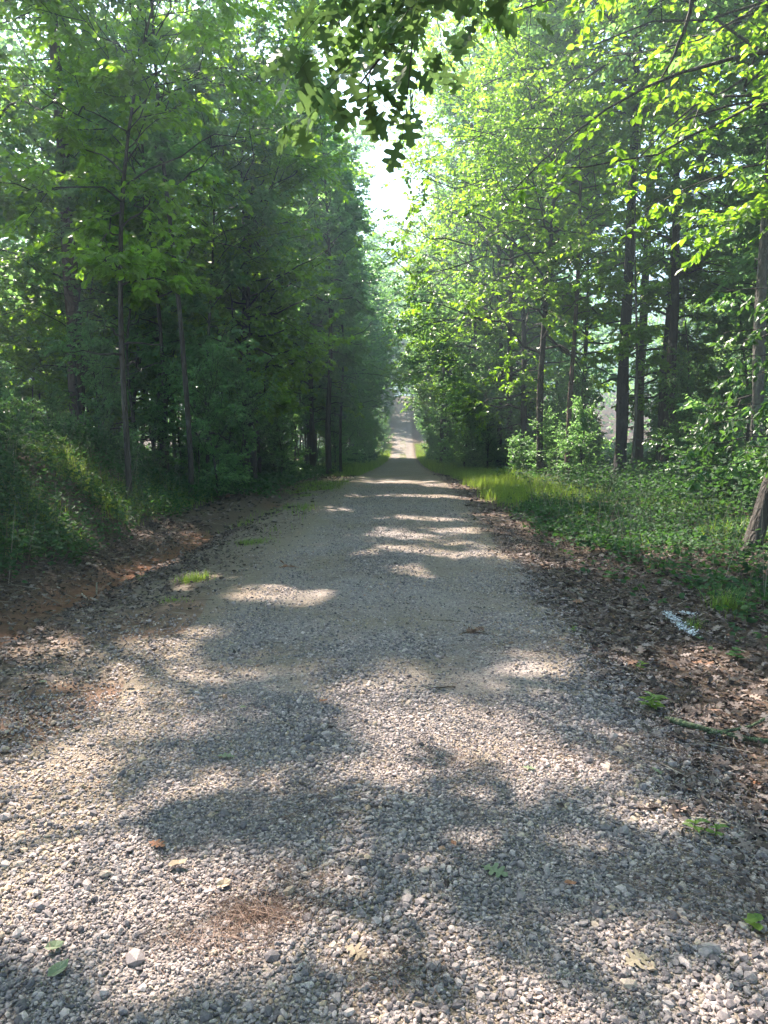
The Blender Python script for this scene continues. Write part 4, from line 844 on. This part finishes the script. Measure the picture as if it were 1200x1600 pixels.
# pine cone
def pine_cone(u, v, label):
    x, y, z = at(u, v); gg = Geo(); n = 70; i = np.arange(n); t = i / n; a = i * 2.4; rr_ = .022 * np.sin(math.pi * (t * .85 + .1)) ** .7
    p = np.stack([(t - .5) * .075, np.cos(a) * rr_ * .55, np.sin(a) * rr_ * .55], -1); d = norm(np.stack([np.full(n, .55), np.cos(a), np.sin(a)], -1)); nr = norm(np.stack([np.full(n, 1.), -.4 * np.cos(a), -.4 * np.sin(a)], -1))
    leaf_faces(p, d, nr, .017, T_ROUND[0], T_ROUND[1], 1.3, rg.uniform(0, .6, n), gg)
    tc = np.linspace(-.5, .5, 6); V, F = tubes(np.stack([tc * .075, 0 * tc, 0 * tc], -1)[None], (.012 * np.sin(math.pi * (tc + .5) * .9 + .15))[None], 7); gg.add(V, F, .1)
    tag(link('pine_cone', gg.mesh('pine_cone', M['darkleaf']), loc=(x, y, z + .02)), label, 'pine cone').rotation_euler[2] = .5
pine_cone(175, 937, 'dark brown pine cone lying below the clay ditch')
# clump of dead leaves
def leaf_clump(u, v, n, s, mat, label, name='dead_leaf_clump', cat='leaf clump'):
    x, y, z = at(u, v); gg = Geo(); p = np.stack([rg.normal(0, s, n), rg.normal(0, s * .6, n), np.abs(rg.normal(0, s * .35, n)) + .012], -1); d = norm(rg.normal(size=(n, 3)) * np.array([1, 1, .5])); nr = norm(rg.normal(size=(n, 3)) * np.array([.6, .6, 1]))
    leaf_faces(p, d, nr, rg.uniform(.04, .08, n), T_OAK[0], T_OAK[1], 1.2, rg.uniform(.2, 1, n), gg)
    V, F = tubes(np.array([[(-.09, 0, .012), (-.03, .01, .02), (.05, -.01, .02), (.11, -.03, .01)]]), np.array([[.004, .004, .003, .002]]), 4); gg.add(V, F, .1)
    tag(link(name, gg.mesh(name, M[mat]), loc=(x, y, z)), label, cat)
leaf_clump(740, 992, 16, .04, 'darkleaf', 'curled clump of brown dead leaves alone on the right half of the track')
leaf_clump(452, 888, 8, .05, 'rustleaf', 'rusty dead twig of leaves on the left side of the track')
def fallen(u, v, ln, ang, mat, T, label, cat='leaf', wid=1.2, nm='fallen_leaf'):
    x, y, z = at(u, v); gg = Geo(); nr = np.array([[rg.normal(0, .18), rg.normal(0, .18), 1.]])
    leaf_faces(np.array([[0, 0, .022]]), np.array([[math.cos(ang), math.sin(ang), .04]]), norm(nr), np.array([ln * .66]), T[0], T[1], wid, np.array([rg.uniform(.3, .8)]), gg)
    tag(link(nm, gg.mesh(nm, M[mat]), loc=(x, y, z)), label, cat, 'fallen leaves on the gravel')
GL = [(232, 1327, .11, -.3, 'rustleaf', T_OAK, 'small orange oak leaf on the shaded gravel at lower left'), (752, 1362, .15, -.5, 'freshleaf', T_OAK, 'large pale green oak leaf on the shaded gravel below centre'), (420, 1228, .0, 0, None, None, None),
      (815, 1210, .09, -.1, 'freshleaf', T_OAK, 'small green leaf in the sunlit band right of centre'), (498, 1103, .08, .2, 'rustleaf', T_CURL, 'bright orange brown leaf left of centre on the gravel'), (338, 1190, .13, .1, 'freshleaf', T_OAK, 'grey green oak leaf at the top of the left shadow'), (975, 1522, .14, .5, 'tanleaf', T_OAK, 'tan oak leaf on the gravel near the lower right'), (262, 1368, .11, .2, 'tanleaf', T_CURL, 'dull tan leaf below the small orange oak leaf'), (338, 1400, .08, .4, 'tanleaf', T_CURL, 'curled yellow brown leaf above the pine needle patch'),
      (1120, 1296, .07, 0, 'tanleaf', T_ROUND, 'round yellow leaf by the long curved stick'), (70, 1492, .09, .2, 'freshleaf', T_CURL, 'pale yellow green leaf on the sunlit gravel at lower left'), (75, 1548, .10, 1.0, 'freshleaf', T_CURL, 'green leaf near the bottom left corner'), (540, 1492, .12, -.6, 'tanleaf', T_OAK, 'grey tan oak leaf near the bottom, left of centre'), (1018, 1208, .10, -1.2, 'freshleaf', T_OAK, 'blue green oak leaf at the litter edge'), (1130, 1160, .13, 1.2, 'tanleaf', T_OAK, 'cream oak leaf under the mossy branch'), (712, 1330, .05, 2, 'rustleaf', T_CURL, 'little red brown leaf on the gravel right of centre'), (180, 1095, .0, 0, None, None, None), (375, 1115, .06, .5, 'freshleaf', T_HEX, 'small teal green leaf on the shaded gravel left of centre'), (60, 1072, .08, .1, 'freshleaf', T_OAK, 'small green oak leaf near the left edge'), (250, 982, .09, .3, 'freshleaf', T_OAK, 'green leaf lying on the brown shoulder left of the track'), (880, 1395, .07, -.4, 'rustleaf', T_CURL, 'rust coloured leaf at the lower right gravel'), (1190, 1235, .09, 2.4, 'rustleaf', T_OAK, 'orange leaf at the right edge in the litter'), (1090, 1026, .08, .4, 'rustleaf', T_CURL, 'red leaf in the sun spot near the white paint')]
for a in GL:
    if a[4]: fallen(a[0], a[1], a[2], a[3], a[4], a[5], a[6])
# bigger rocks
def rock(u, v, r, label, col=.5):
    x, y, z = at(u, v); gg = Geo(); V = ICO * (1 + rg.uniform(-.2, .2, (12, 1))) * np.array([1.2, .9, .7]) * r; gg.add(V, ICOF, col)
    tag(link('stone', gg.mesh('stone', M['stone']), loc=(x, y, z + r * .45)), label, 'stone', 'larger stones on the gravel').rotation_euler[2] = rg.uniform(0, 6)
for a in [(212, 1508, .030, 'large angular blue grey stone on the sunlit gravel at lower left', .42), (350, 1280, .026, 'dark stone in the middle of the left shadow', .1), (146, 1280, .022, 'dark stone at the left rim of the shadow', .05), (780, 1262, .02, 'dark stone on the gravel right of centre', .02), (815, 1408, .022, 'dark grey stone in the right half near the bottom', .3), (1110, 1495, .028, 'pale blue stone near the lower right corner', .6), (30, 1355, .02, 'brown stone near the left edge', .9), (690, 1335, .018, 'rust brown stone right of centre', 1.0), (425, 1505, .024, 'dark grey stone close to the bottom, left of centre', .1), (480, 1445, .022, 'flat dark stone beside the pine needle patch', .08)]: rock(a[0], a[1], a[2], a[3], a[4])
# white paint mark: sprayed blotches a few mm above the leaves
def paint(u0, v0, u1, v1, n, wd_, label):
    a = np.array(at(u0, v0)); b = np.array(at(u1, v1)); gg = Geo(); t = rg.uniform(0, 1, n); q = a + (b - a) * t[:, None]; q[:, 0] += rg.normal(0, wd_, n); q[:, 1] += rg.normal(0, wd_, n)
    d = norm(np.stack([rg.normal(size=n), rg.normal(size=n), rg.normal(0, .25, n)], -1)); nr = norm(np.stack([rg.normal(0, .35, n), rg.normal(0, .35, n), np.ones(n)], -1))
    c = a.copy(); P = np.stack([q[:, 0], q[:, 1], gz(q[:, 0], q[:, 1]) + rg.uniform(.022, .04, n)], -1) - c
    leaf_faces(P, d, nr, rg.uniform(.006, .024, n), T_CURL[0], T_CURL[1], rg.uniform(.6, 1.3, n), rg.uniform(0, 1, n), gg)
    tag(link('paint_mark', gg.mesh('paint_mark', M['paint']), loc=tuple(c)), label, 'paint mark', 'white survey paint on the litter')
paint(1040, 962, 1086, 1000, 620, .022, 'long streak of white paint sprayed on the dead leaves'); paint(1064, 962, 1086, 968, 130, .012, 'small dab of white paint above the long streak')

# grass tufts and seedlings that stand alone
def tuft(u, v, n, s, h, label, rad=.5, name='grass_tuft'):
    x0, y0, z0 = at(u, v); gg = Geo(); x = rg.normal(x0, s, n); y = rg.normal(y0, s * .8, n); blades(gg, x, y, rg.uniform(h * .4, h, n), rg.uniform(.003, .006, n), 1.0)
    for i in range(len(gg.v)): gg.v[i] = gg.v[i] - np.array([x0, y0, z0], np.float32)
    tag(link(name, gg.mesh(name, M['grass']), loc=(x0, y0, z0)), label, 'grass tuft', 'grass tufts by the track')
tuft(302, 908, 420, .09, .13, 'bright sunlit grass tuft on the left shoulder'); tuft(268, 940, 90, .07, .07, 'small sparse grass tuft just below the bright sunlit one'); tuft(392, 850, 380, .14, .10, 'green grass patch at the left edge of the gravel, near the middle')
tuft(222, 905, 40, .03, .10, 'tiny tuft standing in the clay ditch'); tuft(1080, 985, 70, .04, .15, 'short tuft beside the white paint streak'); tuft(1135, 955, 200, .07, .30, 'long-bladed tuft under the ground cover at the right'); tuft(480, 775, 300, .14, .10, 'grass patch on the left shoulder further along the track')
def seedling(u, v, h, n, ln, label, T=T_HEX, mat='cover', wid=1.0):
    x, y, z = at(u, v); st = Geo(); lf = Geo(); V, F = tubes(np.array([[(0, 0, -.01), (.005, 0, h * .5), (.012, .005, h)]]), np.array([[.002, .0017, .001]]), 4); st.add(V, F)
    a = np.arange(n) * 2.4 + rg.uniform(-.3, .3, n); hh = h * (.25 + .75 * (np.arange(n) + .5) / n)
    p = np.stack([np.interp(hh, [0, h], [0, .012]), 0 * hh, hh], -1); d = norm(np.stack([np.cos(a), np.sin(a), np.full(n, .15)], -1)); nr = norm(np.stack([rg.normal(0, .2, n), rg.normal(0, .2, n), np.ones(n)], -1))
    leaf_faces(p, d, nr, ln * rg.uniform(.75, 1.2, n), T[0], T[1], wid, rg.uniform(.4, 1, n), lf)
    root = empty('seedling', (x, y, z)); tag(root, label, 'seedling', 'seedlings in the litter'); link('stem', st.mesh('seedling_stem', M['grass']), root); link('leaves', lf.mesh('seedling_leaves', M[mat]), root)
seedling(1015, 1115, .10, 16, .075, 'bright ferny seedling between gravel and litter', T_HEX, 'grass', .7)
seedling(955, 912, .12, 6, .09, 'two-leaved light green seedling in the litter below the ground cover', T_ROUND); seedling(1165, 985, .22, 10, .085, 'leafy light green seedling at the right edge below the tuft', T_ROUND); seedling(1150, 1035, .10, 8, .07, 'small green plant in the litter at the right edge', T_ROUND)
seedling(1082, 1305, .06, 6, .045, 'tiny pale green seedling by the long curved stick', T_HEX, 'grass'); seedling(1115, 1318, .06, 6, .04, 'tiny green seedling just right of the pale one', T_HEX, 'grass'); seedling(1175, 1460, .06, 5, .04, 'bright little seedling near the lower right corner', T_ROUND, 'grass'); seedling(895, 990, .05, 10, .03, 'low green sprig on the edge of the gravel', T_HEX, 'grass'); seedling(1160, 905, .3, 14, .09, 'leafy plant hanging over the litter at the right edge', T_ROUND)
seedling(1000, 1050, .07, 8, .04, 'small weed in the litter left of the sun spot', T_HEX, 'grass')

# shade-bearing look-alikes get the order in which they stand across the view
ORD = 'leftmost,second,third,fourth,fifth,sixth,seventh,eighth,ninth,tenth,eleventh,twelfth,thirteenth,fourteenth,fifteenth,sixteenth'.split(',')
by = {}
for o in list(COL.objects):
    if o.parent is None and 'label' in o and 'category' in o: by.setdefault(o['label'], []).append(o)
for lab, os_ in by.items():
    if 1 < len(os_) <= 16:
        os_.sort(key=lambda o: o.location.x / max(o.location.y, .5))
        for i, o in enumerate(os_): o['label'] = lab + (', leftmost' if i == 0 else ', rightmost' if i == len(os_) - 1 else ', %s from left' % ORD[i])

# ============================================================ haze
HAZE = True
if HAZE:
    m = bpy.data.materials.new('haze'); m.use_nodes = True; n = m.node_tree.nodes; l = m.node_tree.links
    n.remove(n['Principled BSDF']); pv = n.new('ShaderNodeVolumePrincipled')
    pv.inputs['Color'].default_value = (.66, .86, 1, 1); pv.inputs['Density'].default_value = .0042; pv.inputs['Anisotropy'].default_value = .7
    l.new(pv.outputs[0], n['Material Output'].inputs['Volume'])
    gg = Geo(); X0, X1, Y0, Y1, Z0, Z1 = -430., 430., -70., 880., -8., 62.
    gg.add([(X0, Y0, Z0), (X1, Y0, Z0), (X1, Y1, Z0), (X0, Y1, Z0), (X0, Y0, Z1), (X1, Y0, Z1), (X1, Y1, Z1), (X0, Y1, Z1)], [(3, 2, 1, 0), (4, 5, 6, 7), (0, 1, 5, 4), (1, 2, 6, 5), (2, 3, 7, 6), (3, 0, 4, 7)])
    tag(link('haze', gg.mesh('haze', m)), kind='stuff')

for o in COL.objects:
    if o.parent is None and 'label' in o:
        q = o['label'].split()
        if len(q) > 16: o['label'] = ' '.join(o['label'].replace('tree standing ', 'tree ').replace('the ', '').split())
